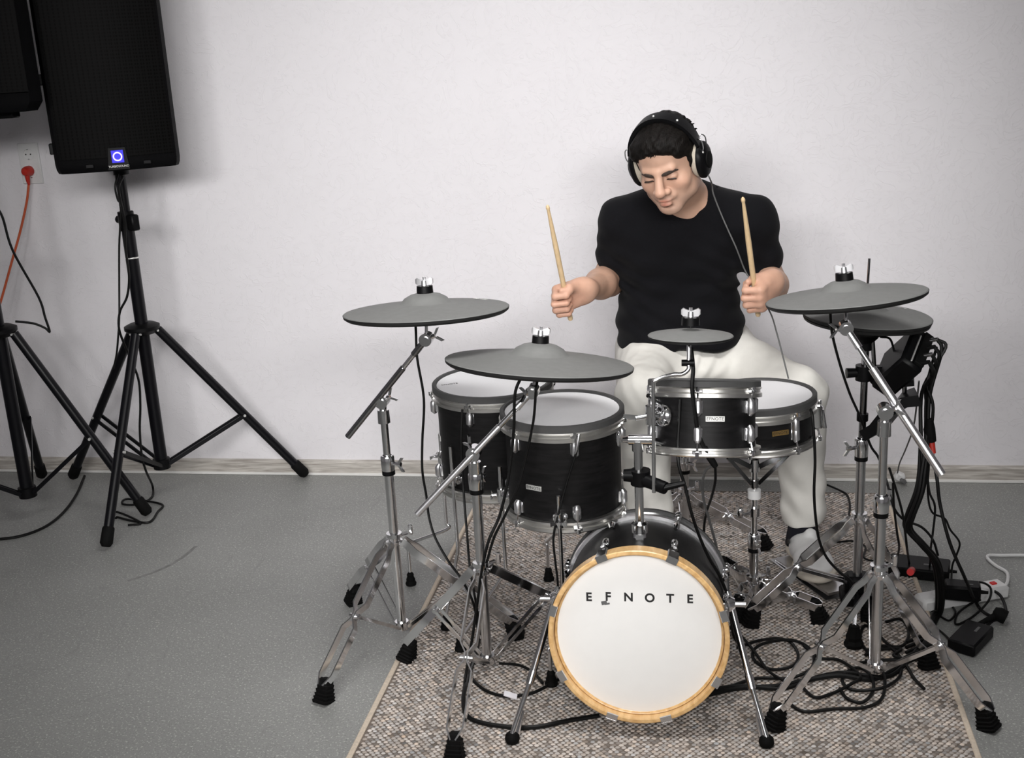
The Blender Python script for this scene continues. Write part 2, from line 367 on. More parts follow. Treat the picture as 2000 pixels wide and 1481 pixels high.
def drum(name, label, c, axis, R, H, nlug, ph, cat='drum', loc=None, badge_ang=None, badge_h=.5, bottom_lugs=True, group=None, lz=.062, rub=.018, bh=.028, bm='badge'):
    """c = centre of the rim's top; axis = up; R = hoop radius"""
    c = Vector(c); x, y, d = frame(axis, (1, 0, 0)); t = thing(name, label, cat, loc if loc is not None else c-d*H, group)
    rs = R-.012
    MB().lathe([(rs-.006, -.02), (rs, -.02), (rs, -H+.012), (rs-.006, -H+.012)], c, d, 48, (1, 0, 0), close=True).build('shell', 'black_wood', t)
    MB().lathe([(0, -.007), (R-.06, -.007), (R-.012, -.006), (R-.012, -.014), (0, -.014)], c, d, 48, (1, 0, 0)).build('drum_head', 'mesh_head', t)
    MB().lathe([(R-.013, -.005), (R-.010, -.0005), (R-.003, 0), (R, -.003), (R, -rub), (R-.012, -rub)], c, d, 48, (1, 0, 0), close=True).build('rubber_rim', 'hoop_rubber', t)
    MB().lathe([(R-.011, -rub), (R+.001, -rub), (R+.003, -rub-.003), (R-.001, -rub-.006), (R-.001, -rub-.012), (R+.003, -rub-.015), (R+.003, -rub-.024), (R-.011, -rub-.026)], c, d, 48, (1, 0, 0), close=True).build('top_hoop', 'aluminium_hoop', t)
    MB().lathe([(R-.02, -H), (R+.001, -H), (R+.003, -H+.003), (R+.002, -H+bh*.36), (R-.002, -H+bh*.43), (R-.002, -H+bh*.7), (R+.002, -H+bh*.8), (R+.001, -H+bh), (R-.011, -H+bh)], c, d, 48, (1, 0, 0), close=True).build('bottom_hoop', 'aluminium_hoop', t)
    MB().lathe([(0, -H+.008), (R-.018, -H+.008), (R-.018, -H+.014), (0, -H+.014)], c, d, 40, (1, 0, 0)).build('bottom_head', 'black_plastic', t)
    for k in range(nlug):
        a = ph+2*math.pi*k/nlug; e = x*math.cos(a)+y*math.sin(a)
        lug(t, c+e*rs-d*lz, e, d, 1, c+e*(R+.002)-d*(rub+.006))
        if bottom_lugs: lug(t, c+e*rs-d*(H-.052), e, d, -1, c+e*(R+.002)-d*(H-.008))
    if badge_ang is not None:
        e = x*math.cos(badge_ang)+y*math.sin(badge_ang); badge(t, c+e*(rs+.0005)-d*(H*badge_h), e, d, m=bm)
    return t, c, x, y, d, rs
# floor toms with legs
def tom_leg(t, c, ang, x, y, d, rs, zb, ztop, foot_px, bend=True, bent_z=.22):
    e = x*math.cos(ang)+y*math.sin(ang); p = c+e*(rs+.02)-d*(c.z-zb)
    f = fl(*foot_px); f = fl(*foot_px, z=gz(f)); br = MB()
    br.lathe([(0, .024), (.012, .022), (.020, .012), (.022, 0), (0, 0)], c+e*(rs-.001)-d*(c.z-zb), e, 18)
    br.cyl(p-d*.018, p+d*.018, .011, .011, 12); bo = br.build('leg_bracket', 'chrome', t)
    wn = MB(); s = d.cross(e); q = p+e*.012; wn.cyl(q-s*.0, q+e*.014, .006, .005, 8)
    for sg in (-1, 1): wn.hull([q+e*.010+s*sg*.004+d*.003, q+e*.010+s*sg*.004-d*.003, q+e*.016+s*sg*.02+d*.006, q+e*.016+s*sg*.02-d*.006, q+e*.013+s*sg*.021+d*.005, q+e*.013+s*sg*.021-d*.005])
    wn.build('wing_nut', 'chrome', bo)
    path = [p+Vector((0, 0, ztop-p.z)), p+Vector((0, 0, bent_z-p.z))]
    if bend:
        m = p.lerp(f, .5); path += [Vector((p.x, p.y, bent_z-.02)), Vector((f.x, f.y, bent_z-.085)), Vector((f.x, f.y, bent_z-.10))]
    path.append(Vector((f.x, f.y, f.z+.03)))
    if bend: path = path[:1]+crom(path[1:], 5)
    MB().tube(path, .0052, 10).build('leg', 'chrome', t)
    MB().lathe([(0, 0), (.016, 0), (.017, .006), (.013, .014), (.014, .018), (.010, .028), (.011, .034), (.006, .042), (0, .042)], f, (0, 0, 1), 14).build('rubber_foot', 'rubber', t)
c1 = V(961, 742, 3.10); c2 = V(1097, 795, 2.85)
A = math.radians
t, c, x, y, d, rs = drum('floor_tom', 'larger black floor tom at the back, half hidden by the second floor tom', c1, (0, 0, 1), .169, .305, 6, A(18), loc=(c1.x, c1.y, RT), group='floor toms', badge_ang=A(198))
q_ = V(868, 734, c1.y-.02); hd1 = [o for o in t.children if o.name.startswith('drum_head')][0]
text_mesh('lettering', 'EFNOTE', .013, Vector((c1.x-.118, c1.y-.02, c1.z-.0064)), (.9, .42, 0), (-.42, .9, 0), 'cable_grey', hd1, 1.0, .0002)
def ang_to(c, px, z=0): f = fl(*px); return math.atan2(f.y-c.y, f.x-c.x)
tom_leg(t, c, ang_to(c, (803, 1142)), x, y, d, rs, .43, .50, (803, 1142))
tom_leg(t, c, A(237), x, y, d, rs, .435, .53, (872, 1228), bend=False)
tom_leg(t, c, A(20), x, y, d, rs, .43, .50, (1072, 1133))
t, c, x, y, d, rs = drum('floor_tom', 'smaller black floor tom beside the bass drum with a silver badge on its shell', c2, (0, 0, 1), .160, .282, 6, A(-12), loc=(c2.x, c2.y, RT), group='floor toms', badge_ang=A(246), badge_h=.60)
tom_leg(t, c, A(272), x, y, d, rs, .435, .50, (1077, 1338), bend=True, bent_z=.2)
tom_leg(t, c, A(187), x, y, d, rs, .44, .52, (900, 1270), bend=False)
tom_leg(t, c, A(40), x, y, d, rs, .44, .50, (1160, 1100))
# snare drum
cs = V(1477, 768, 3.06)
t, c, x, y, d, rs = drum('snare_drum', 'shallow black snare drum on its stand with a bronze-coloured badge', cs, (-.03, .02, 1), .158, .130, 8, A(-8), badge_ang=A(292), badge_h=.53, lz=.052, bh=.02, bm='bronze')
# throw-off on the right
e = x*math.cos(A(-12))+y*math.sin(A(-12)); mb = MB(); q = c+e*(rs+.012)-d*.06
mb.box(q, (.02, .03, .06), basis(d.cross(e), e, d)); mb.cyl(q+d*.02+e*.012, q-d*.03+e*.02, .006, .005); mb.build('strainer', 'chrome', t)
# rack tom
cr = V(1375, 741, 2.76); ax = Vector((.015, math.sin(A(15.5)), math.cos(A(15.5))))
t, c, x, y, d, rs = drum('rack_tom', 'small black rack tom tilted back above the bass drum with a white badge', cr, ax, .135, .178, 6, A(-35), badge_ang=A(283), badge_h=.5, rub=.016, bh=.020)
RACK = (c, x, y, d, rs, t)
# bracket on the tom's side
e = x*math.cos(A(222))+y*math.sin(A(222)); q = c+e*rs-d*.085; mb = MB()
mb.lathe([(0, .016), (.014, .016), (.022, .012), (.027, .006), (.028, 0), (0, 0)], q, e, 20); mb.cyl(q+e*.012, q+e*.045, .011, .010, 14)
for k in range(4):
    g = d*math.cos(k*math.pi/2+.7)+d.cross(e)*math.sin(k*math.pi/2+.7); mb.cyl(q+g*.022+e*.004, q+g*.022+e*.016, .0055, .005, 8)
mb.build('mount_bracket', 'chrome', t); TB = q+e*.04
# ------------------------------------------------------------------ bass drum
KT = A(7.5); kc = V(1246.5, 1243, 2.45); ka = Vector((0, -math.cos(KT), math.sin(KT))); kx = Vector((1, 0, 0)); ku = ka.cross(kx)*-1
if ku.z < 0: ku = -ku
KR = .209; KL = .335; KH = -.012
kick = thing('bass_drum', 'black bass drum with white front head and natural maple hoop', 'drum', (kc.x, kc.y+.2, RT))
rs = KR-.012
MB().lathe([(rs-.006, -KL+.02), (rs, -KL+.02), (rs, -.012), (rs-.006, -.012)], kc, ka, 64, kx, close=True).build('shell', 'black_wood', kick)
hd = MB().lathe([(0, KH), (KR-.03, KH), (KR-.0125, KH-.001), (KR-.0125, KH-.008), (0, KH-.008)], kc, ka, 64, kx).build('front_head', 'kick_head', kick)
MB().lathe([(KR-.0125, KH-.006), (KR-.0115, .011), (KR-.009, .013), (KR-.002, .013), (KR, .011), (KR, -.028), (KR-.004, -.030), (KR-.0125, -.028)], kc, ka, 72, kx, close=True).build('front_hoop', 'maple_hoop', kick)
MB().lathe([(KR-.0125, KH), (KR-.0135, KH+.0035), (KR-.0165, KH+.0025), (KR-.019, KH-.001)], kc, ka, 64, kx, close=True).build('head_collar', 'maple_hoop', kick)
rc = kc-ka*KL
MB().lathe([(KR-.012, .0), (KR-.004, 0), (KR-.002, .012), (KR-.006, .016), (KR-.006, .024), (KR-.002, .028), (KR-.004, .036), (KR-.012, .036)], rc, ka, 64, kx, close=True).build('rear_hoop', 'bright_metal', kick)
MB().lathe([(KR-.03, -.018), (KR-.002, -.016), (KR+.002, -.012), (KR+.002, .0), (KR-.012, 0)], rc, ka, 64, kx, close=True).build('rear_rim', 'hoop_rubber', kick)
MB().lathe([(0, -.006), (KR-.015, -.006), (KR-.015, .0), (0, 0)], rc, ka, 48, kx).build('rear_head', 'black_plastic', kick)
for k, wob in enumerate((18, 63, 107, 152, 197, 243, 292, 340)):
    a = A((67, 113, 163, 209, 252, 288, 331, 17)[k]); e = kx*math.cos(a)+ku*math.sin(a); s = ka.cross(e)
    mb = MB()     # claw hook over the hoop
    p = kc+e*KR
    mb.hull([p+e*.004+s*u*.012+ka*v for u in (-1, 1) for v in (-.034, .017)]+[p+e*.001+s*u*.014+ka*v for u in (-1, 1) for v in (-.034, .017)])
    mb.hull([p+ka*.0165+s*u*.013+e*v for u in (-1, 1) for v in (.004, -.012)]+[p+ka*.0135+s*u*.014+e*v for u in (-1, 1) for v in (.004, -.013)])
    mb.hull([p-ka*.034+s*u*.012+e*.004 for u in (-1, 1)]+[p-ka*.034+s*u*.012+e*.0 for u in (-1, 1)]+[p-ka*.058+s*u*.004+e*.008 for u in (-1, 1)]+[p-ka*.058+s*u*.004-e*.002 for u in (-1, 1)])
    cl = mb.build('claw_hook', 'satin_metal' if k not in (0, 1) else 'chrome', kick)
    MB().cyl(p-ka*.05+e*.004, p-ka*.095-e*.002, .003, .003, 8).build('tension_rod', 'chrome', cl)
    mb = MB(); mb.cyl(p-ka*.05+e*.003, p-ka*.066+e*.003, .007, .006, 8); mb.build('rod_head', 'chrome', cl)
    mb = MB(); q = kc+e*rs-ka*.105; mb.tube([q+ka*.018+e*.006, q+ka*.01+e*.01, q-ka*.01+e*.01, q-ka*.018+e*.006], [.005, .009, .009, .005], 10); mb.build('lug', 'chrome', kick)
    q = kc+e*rs-ka*(KL-.075); mb = MB(); mb.tube([q+ka*.018+e*.006, q+ka*.01+e*.01, q-ka*.01+e*.01, q-ka*.018+e*.006], [.005, .009, .009, .005], 10)
    lo = mb.build('lug', 'chrome', kick)
    mb = MB(); mb.cyl(q+e*.010, rc+e*(KR+.002)+ka*.0, .003, .003, 8); mb.ball(rc+e*(KR+.004)+ka*.020, .009); mb.ball(rc+e*(KR+.004)-ka*.008, .009); mb.build('rear_claw', 'chrome', lo)
# lettering and the little grey mark
for ch, pxx, pyy in zip('EFNOTE', (1150, 1187.5, 1227.5, 1269, 1309, 1347.5), (1167, 1166.5, 1167.5, 1169, 1170, 1171)):
    d_ = ray(pxx, pyy); o_ = Vector((0, 0, CAMH)); tt = (kc+ka*(KH+.0004)-o_).dot(ka)/d_.dot(ka)
    text_mesh('letter', ch, .0285, o_+d_*tt, kx, ku, 'ink', hd, 1, .0002, bold=.0009)
d_ = ray(1180, 1178); tt = (kc+ka*(KH+.0006)-Vector((0, 0, CAMH))).dot(ka)/d_.dot(ka); p = Vector((0, 0, CAMH))+d_*tt
mk = MB(); mk.box(p, (.013, .009, .0012), basis(kx*.97+ku*.2, ku*.97-kx*.2, ka)); mk.box(p+kx*.007-ku*.002, (.012, .004, .001), basis(kx*.97+ku*.2, ku*.97-kx*.2, ka)); plab(mk.build('smudge_patch', 'grey_mark', hd), 'small dark patch below the lettering')
# spurs
for px0, px1, sg in (((1076, 1215), (1001, 1449), -1), ((1426, 1220), (1497, 1456), 1)):
    f = fl(*px1, z=RT); a = A(90-sg*88); e = kx*math.cos(a)+ku*math.sin(a)
    top = V(*px0, 2.60); top = kc+e*(rs+.015)-ka*.13; top += ku*.03
    mb = MB(); mb.lathe([(0, .03), (.014, .028), (.022, .016), (.024, 0), (0, 0)], kc+e*(rs-.003)-ka*.13+ku*.03, e, 16); mb.cyl(top-kx*sg*.0, top+kx*sg*.035, .007, .007, 10); mb.build('spur_bracket', 'chrome', kick)
    dv = (f-top).normalized(); L = (f-top).length; j = top+dv*L*.55
    sp = MB().tube([top-dv*.03, j], .0085, 12).tube([j, f+Vector((0, 0, .02))-dv*.0], .0062, 12).cyl(j-dv*.012, j+dv*.02, .0105, .0095, 12).cyl(f-dv*.075, f-dv*.02, .0075, .012, 12).build('spur_leg', 'chrome', kick)
    MB().lathe([(0, 0), (.015, 0), (.018, .008), (.016, .018), (.010, .024), (0, .024)], f, (0, 0, 1), 14).build('rubber_foot', 'rubber', kick)
# tom post on the bass drum
pb = V(1250, 1050, 2.615); pt = Vector((pb.x, pb.y+.012, V(1246, 868, 2.63).z))
tp = thing('tom_post', 'chrome tom holder post rising from the bass drum to the rack tom', 'drum mount', pb)
up = (pt-pb).normalized(); mb = MB(); mb.box(pb-up*.006, (.030, .030, .05), bev=.2)
q = pb-up*.012
mb.build('post_block', 'satin_metal', tp)
mb = MB()
for sg in (-1, 1): MB().cyl(q+kx*sg*.012, q+kx*sg*.036, .005, .0065, 8).build('wing_bolt', 'chrome', tp)
mb.lathe([(.020, .015), (.020, .036), (.014, .042), (.010, .042), (.010, .015)], pb-up*.0, up, 16, close=True); mb.build('post_collar', 'chrome', tp)
MB().cyl(pb-up*.03, pt, .0105, .0105, 18).build('post', 'chrome', tp)
mb = MB(); hd2 = pt+up*.012; mb.cyl(hd2-kx*.022, hd2+kx*.040, .013, .013, 16); mb.cyl(hd2-kx*.036, hd2-kx*.02, .006, .010, 10); mb.box(hd2-kx*.046, (.010, .012, .032), bev=.3); mb.cyl(pt-up*.015, pt+up*.01, .0145, .0145, 16)
mb.build('ball_clamp', 'chrome', tp)
el = V(1305, 868, 2.66); arm = [hd2+kx*.02, el, V(1312, 845, 2.69), V(1312, 815, 2.70), TB+Vector((-.005, 0, .05))]
MB().tube(crom(arm, 5), .0055, 10).build('l_arm', 'chrome', tp)
mb = MB(); q = TB; mb.cyl(q-Vector((0, 0, .02)), q+Vector((0, 0, .025)), .012, .012, 14); mb.cyl(q, q+Vector((-.035, -.012, -.002)), .007, .006, 10)
mb.hull([q+Vector((-.030, -.012, a)) for a in (-.005, .005)]+[q+Vector((-.062, -.018, a)) for a in (.002, .010)]+[q+Vector((-.05, -.014, a)) for a in (-.006, .008)]); mb.build('wing_nut', 'chrome', tp)
# splash arm clamped to the post
ck = V(1262, 932, pb.y+.01); sa = thing('splash_holder', 'thin chrome bent rod held by a black clamp in front of the rack tom', 'cymbal holder', ck)
rb = V(1277, 962, 2.585); r1 = Vector((rb.x+.004, rb.y+.0, V(1283, 748, 2.585).z)); s0 = V(1339, 731, 2.60); s1 = V(1346, 660, 2.63)
MB().tube(crom([rb, rb.lerp(r1, .5), r1-Vector((0, 0, .012)), r1+Vector((.006, 0, .006)), s0-Vector((.03, 0, .0015)), s0-Vector((.008, 0, .0)), s0+Vector((.006, .004, .010)), V(1345, 708, 2.61), s1], 6), .0048, 10).build('rod', 'satin_metal', sa)
mb = MB(); q = Vector((pb.x+.004, pb.y+.01, ck.z)); mb.cyl(q-Vector((0, 0, .018)), q+Vector((0, 0, .018)), .024, .024, 14); mb.cyl(q+Vector((-.04, 0, .004)), q+Vector((-.01, 0, .004)), .015, .018, 10)
qq = Vector((rb.x, rb.y, ck.z-.012)); mb.cyl(q+Vector((.01, -.01, -.004)), qq+Vector((.028, 0, .0)), .016, .015, 12); mb.cyl(qq+Vector((.02, 0, 0)), qq+Vector((.072, .004, .012)), .009, .006, 10); mb.build('clamp', 'black_plastic', sa)
MB().cyl(V(1345, 709, 2.61)-Vector((.016, 0, 0)), V(1345, 709, 2.61)+Vector((.013, 0, 0)), .008, .008, 10).build('rod_collar', 'black_plastic', sa)
# ------------------------------------------------------------------ cymbals
def wing_nut(mb, p, n, s=1.0):
    x, y, d = frame(n, (1, 0, .2)); p = Vector(p)
    mb.cyl(p, p+d*.012*s, .0085*s, .0075*s, 10)
    for sg in (-1, 1):
        mb.hull([p+x*sg*.003*s+y*a*.005*s+d*b*s for a in (-1, 1) for b in (.001, .013)]+[p+x*sg*.015*s+y*a*.005*s+d*b*s for a in (-1, 1) for b in (.002, .018)]+[p+x*sg*.019*s+y*a*.004*s+d*b*s for a in (-1, 1) for b in (.006, .015)])
def cymbal(name, label, pl, prr, Y, tilt, bell=.3, fit=True, text=None, group='grey electronic cymbals', thick=.011, under=False, dz=0, bow=.10):
    a = V(*pl, Y); b = V(*prr, Y); c = (a+b)/2; R = (b-a).length/2; x = (b-a).normalized()
    x2 = Vector((0, 1, 0)); n = x.cross(Vector((0, math.cos(A(tilt)), -math.sin(A(tilt))))).normalized()
    if n.z < 0: n = -n
    t = thing(name, label, 'cymbal', c, group); rb = R*bell
    prof = [(R, 0), (R-.002, .0022), (R*.8, R*bow*.30), (R*.55, R*bow*.62), (rb*1.12, R*bow*.92), (rb, R*bow*1.02), (rb*.85, R*bow*1.02+.010*R/.2), (rb*.6, R*bow*1.02+.018*R/.2), (rb*.3, R*bow*1.02+.022*R/.2), (.001, R*bow*1.02+.0235*R/.2)]
    h = prof[-1][1]
    body = MB().lathe(prof+[(.001, h-.006), (rb*.8, R*bow+.002), (R*.6, R*bow*.45-.004), (R-.012, -.004)]+[(R-.001, -.001)], c, n, 72, x, close=True).build('playing_surface', 'cymbal_rubber', t)
    MB().lathe([(R+.0004, .0004), (R-.001, -thick*.55), (R-.008, -thick), (R-.03, -thick*.8), (R-.03, -.002)], c, n, 72, x, close=True).build('edge_underside', 'cymbal_edge', t)
    MB().lathe([(R*.97, -thick*.75), (.001, R*bow*.25), (.001, R*bow*.25+.003), (R*.96, -.003)], c, n, 48, x, close=True).build('underside', 'cymbal_edge', t)
    if fit:
        MB().lathe([(.001, h-.004), (.021, h-.003), (.020, h+.016), (.001, h+.017)], c, n, 20, x).build('felt_sleeve', 'black_plastic', t)
        mb = MB(); wing_nut(mb, c+n*(h+.016), n, 1.15); mb.cyl(c+n*(h+.012), c+n*(h+.038), .004, .004, 8); mb.build('wing_nut', 'bright_metal', t)
        MB().lathe([(.001, -.012), (.018, -.012), (.018, .004), (.001, .006)], c+n*(R*bow*.2), n, 16, x).build('lower_cup', 'black_plastic', t)
    if text:
        y = n.cross(x); ang, rr = text; e = x*math.cos(ang)+y*math.sin(ang); sl = (prof[2][1]-prof[1][1])/(prof[2][0]-prof[1][0])
        nn = (n*1+e*(-sl)).normalized(); z = np.interp(rr*R, [R*.55, R*.8, R], [R*bow*.62, R*bow*.30, .0022]); tx = (y*math.cos(ang)*-1+x*math.sin(ang))
        tx = n.cross(e)
        if tx.dot(x) < 0: tx = -tx
        # lettering lies along the rim, readable from the front
        text_mesh('lettering', 'EFNOTE', .014, c+e*rr*R+n*(z+.0008), tx, nn.cross(tx), 'badge', body, 1.0, .0002)
    return c, n, R, h
CL = cymbal('crash_cymbal', 'grey crash cymbal on the leftmost boom stand', (677, 611), (992, 601), 2.80, 5, bell=.30, text=(A(52), .86))
RD = cymbal('ride_cymbal', 'large grey ride cymbal over the two floor toms', (873, 696), (1238, 722), 2.70, 8, bell=.30)
CR = cymbal('crash_cymbal', 'grey crash cymbal tilted above the hi-hat at right', (1495, 595), (1813, 563), 2.82, 5, bell=.30)
HT = cymbal('hi_hat_cymbal', 'grey hi-hat top cymbal under the right crash', (1567, 610), (1821, 623), 3.08, 1, bell=.30, fit=False, text=(A(48), .84), bow=.12)
SP = cymbal('splash_cymbal', 'small grey splash cymbal in front of the drummer', (1265, 655), (1433, 657), 2.66, 5.5, bell=.001, bow=.16, thick=.007)
# bottom hi-hat cymbal
hc, hn, hR, hh = HT
bh = thing('hi_hat_cymbal', 'black lower hi-hat cymbal facing the grey top one', 'cymbal', hc-hn*.02, 'grey electronic cymbals')
MB().lathe([(hR*.985, -.010), (hR*.97, -.016), (hR*.5, -.028), (.06, -.036), (.055, -.045), (.001, -.046), (.001, -.02), (hR*.5, -.016), (hR*.97, -.008)], hc, hn, 64, (1, 0, 0), close=True).build('bow', 'cymbal_edge', bh)
MB().lathe([(.001, -.044), (.038, -.044), (.030, -.060), (.018, -.072), (.016, -.092), (.001, -.092)], hc, (0, 0, 1), 20).build('seat_cup', 'black_plastic', bh)
# ------------------------------------------------------------------ stands
def leg(t, top, foot, lat, rail_w=.021, th=.0036, gap=.019, m='chrome', foot_s=1.0):
    """double-braced leg: two rails that pinch in the middle and at both ends"""
    top = Vector(top); foot = Vector(foot); end = foot+Vector((0, 0, .045*foot_s)); dv = end-top; lat = Vector(lat).normalized()
    hint = lat
    for sg in (-1, 1):
        prof = [(0, .010), (.05, .010), (.11, gap), (.44, gap), (.50, .0035), (.55, .0035), (.61, gap), (.93, gap), (1.0, .006)]
        MB().strip([top+dv*u+lat*sg*g for u, g in prof], rail_w, th, hint).build('leg_rail', m, t)
    mid = top+dv*.525
    MB().cyl(mid-lat*.016, mid+lat*.016, .006, .006, 10).build('pivot', 'satin_metal', t)
    s = foot_s; o = Vector((dv.x, dv.y, 0)).normalized()
    x, y, d = frame((0, 0, 1), lat)
    mb = MB(); q = end-dv.normalized()*.01
    rings = [(.0, .022), (.006, .0235), (.008, .020), (.014, .022), (.016, .0185), (.022, .0205), (.024, .017), (.032, .019), (.034, .016), (.042, .017), (.044, .0145), (.054, .0145), (.058, .011)]
    mb.sweep([foot+(Vector((0, 0, z*s))-o*z*.35*s) for z, r in rings], [(1, .8), (.8, 1), (-.8, 1), (-1, .8), (-1, -.8), (-.8, -1), (.8, -1), (1, -.8)], lat, True, [r*s for z, r in rings])
    mb.build('rubber_foot', 'rubber', t, smooth=20)
    return mid
def brace(t, a, b, lat, gap=.011):
    for sg in (-1, 1): MB().strip([a+lat*sg*.012, b+lat*sg*gap], .009, .003, lat).build('brace', 'chrome', t)
def tripod(t, base, feet, collar_z, low_z, m='chrome', leg_top_r=.022):
    base = Vector(base); cz = Vector((base.x, base.y, collar_z))
    mb = MB(); mb.lathe([(.013, -.018), (.020, -.016), (.022, -.006), (.016, -.004), (.016, .004), (.022, .006), (.021, .016), (.013, .018)], cz, (0, 0, 1), 20, close=True); co = mb.build('leg_collar', 'chrome', t)
    q = cz+Vector((.02, .012, .008)); MB().cyl(cz+Vector((.012, .008, .006)), q+Vector((.012, .008, 0)), .005, .005, 8).box(q+Vector((.02, .012, .008)), (.012, .008, .03), bev=.3).build('wing_bolt', 'chrome', co)
    lz = Vector((base.x, base.y, low_z))
    MB().lathe([(.013, -.01), (.019, -.01), (.020, .0), (.019, .012), (.013, .012)], lz, (0, 0, 1), 18, close=True).build('lower_collar', 'chrome', t)
    for f in feet:
        f = Vector((f[0], f[1], gz(f))); o = Vector((f.x-base.x, f.y-base.y, 0)).normalized(); lat = Vector((-o.y, o.x, 0))
        mid = leg(t, cz+o*leg_top_r-Vector((0, 0, .006)), f, lat, m=m)
        brace(t, mid, lz+o*.020, lat)
def clamp_wing(t, p, r, side, h=.04, m='chrome'):
    p = Vector(p); mb = MB(); mb.lathe([(r*.8, -h/2), (r, -h/2), (r*1.05, -h*.1), (r*1.05, h*.4), (r*.9, h/2), (r*.7, h/2)], p, (0, 0, 1), 18, close=True)
    s = Vector(side).normalized(); mb.cyl(p+s*r*.8, p+s*(r+.018), .0055, .005, 8); co = mb.build('height_clamp', m, t)
    q = p+s*(r+.018); u = Vector((0, 0, 1)); l = s.cross(u); mb = MB(); mb.cyl(q-s*.006, q+s*.006, .007, .006, 8)
    for k in (-1, 1): mb.hull([q+u*.003*k+l*a*.003+s*b for a in (-1, 1) for b in (-.004, .004)]+[q+u*.02*k+s*.012+l*a*.003+s*b for a in (-1, 1) for b in (-.004, .004)])
    mb.build('wing_nut', 'chrome', co)
    MB().cyl(p-Vector((0, 0, h/2+.012)), p-Vector((0, 0, h/2-.001)), r*1.0, r*1.0, 18).build('bushing', 'black_plastic', co)
def tilter(t, p, axis, s=1.0, wing=None):
    p = Vector(p); axis = Vector(axis).normalized(); mb = MB()
    mb.cyl(p-axis*.017*s, p+axis*.017*s, .0175*s, .0175*s, 20); mb.cyl(p-axis*.022*s, p+axis*.022*s, .010*s, .010*s, 12); o = mb.build('tilter', 'chrome', t)
    wd = Vector(wing).normalized() if wing else axis; q = p+wd*.026*s; u = frame(wd)[0]; l = wd.cross(u); mb = MB(); mb.cyl(p+wd*.014*s, q, .006, .006, 8)
    for k in (-1, 1): mb.hull([q+u*.003*k+l*a*.003+wd*b for a in (-1, 1) for b in (-.004, .004)]+[q+u*.018*k+wd*.014+l*a*.003+wd*b for a in (-1, 1) for b in (-.004, .004)])
    mb.build('wing_nut', 'chrome', o)
def boom_stand(label, base_px, base_Y, feet, tilt_px, boom_lo, boom_hi, cym, split_z, side, m='chrome', clampm='chrome', boom_m='chrome', r_low=.0128, r_up=.0098, low_z=.05, collar_z=.31, wing1=(1, 0, .3), wing2=(1, 0, .3), r_boom=.0085):
    b = V(*base_px, base_Y); c, n, R, h = cym
    t = thing('cymbal_stand', label, 'cymbal stand', (b.x, b.y, gz(b)), 'boom cymbal stands')
    tz = V(*tilt_px, base_Y).z; base = Vector((b.x, b.y, 0))
    MB().cyl(base+Vector((0, 0, low_z-.012)), base+Vector((0, 0, split_z)), r_low, r_low, 18).build('lower_tube', m, t)
    MB().cyl(base+Vector((0, 0, split_z-.02)), base+Vector((0, 0, tz-.01)), r_up, r_up, 18).build('upper_tube', m, t)
    clamp_wing(t, base+Vector((0, 0, split_z)), .0175, side, .042, clampm)
    MB().cyl(base+Vector((0, 0, tz-.06)), base+Vector((0, 0, tz-.024)), .0165, .0155, 16).cyl(base+Vector((0, 0, tz-.026)), base+Vector((0, 0, tz-.008)), .010, .009, 14).build('tube_cap', clampm, t)
    tripod(t, base, feet, collar_z, low_z)
    pv = base+Vector((0, 0, tz)); lo = Vector(boom_lo); hi = Vector(boom_hi); dv = (hi-lo).normalized(); off = Vector((0, -.012, 0))
    tilter(t, pv, (0, 1, 0), 1.0, wing1)
    MB().cyl(lo+off, lo.lerp(hi, .72)+off*.6, r_boom, r_boom, 14).build('boom_arm', boom_m, t); MB().cyl(lo.lerp(hi, .71)+off*.6, hi+off*.5, .0066, .0066, 14).build('boom_extension', 'chrome', t)
    MB().cyl(hi+off*.5-dv*.055, hi+off*.5-dv*.012, .0092, .0085, 12).build('boom_end', boom_m, t)
    tilter(t, hi, (0, 1, 0), .95, wing2)
    MB().tube([hi+Vector((0, 0, .004)), hi.lerp(c, .5)+Vector((0, 0, .002)), c+n*(h+.02)], .0042, 10).build('cymbal_rod', 'satin_metal', t)
    MB().cyl(c-n*.022, c-n*.004, .010, .012, 12).build('seat', 'black_plastic', t)
    return t
def below(cy, px, Y): return V(*px, Y)
# left crash stand
bY = 2.83
hi = V(833, 662, 2.80); lo = V(682, 850, 2.845)
boom_stand('leftmost cymbal stand, mostly on the bare floor, boom rising to the right', (757, 900), bY, [fl(632, 1372), fl(690, 1178), fl(1010, 1245, RT)], (748, 783), lo, hi, CL, .528, (.9, -.3, 0), boom_m='dark_chrome', wing1=(.8, -.1, .45), wing2=(.9, 0, .3))
hi = V(1040, 764, 2.69); lo = V(817, 1001, 2.63)
boom_stand('front cymbal stand beside the bass drum, long boom reaching up under the ride', (930, 950), 2.665, [fl(888, 1483, RT), fl(793, 1287, RT), (-.33, 2.90, 0)], (927, 884), lo, hi, RD, .545, (.3, .9, 0), m='satin_metal', boom_m='bright_metal', wing1=(-.5, .5, .6), wing2=(-.6, -.8, 0))
hi = V(1652, 640, 2.79); lo = V(1838, 924, 2.655)
boom_stand('right cymbal stand whose silver boom slopes down to the right', (1722, 965), 2.70, [fl(1510, 1424, RT), fl(1932, 1424), (.405, 3.03, 0)], (1727, 803), lo, hi, CR, .485, (.5, .8, 0), m='satin_metal', boom_m='bright_metal', r_boom=.0102, wing1=(.8, -.3, .3), wing2=(-.9, -.3, -.1))
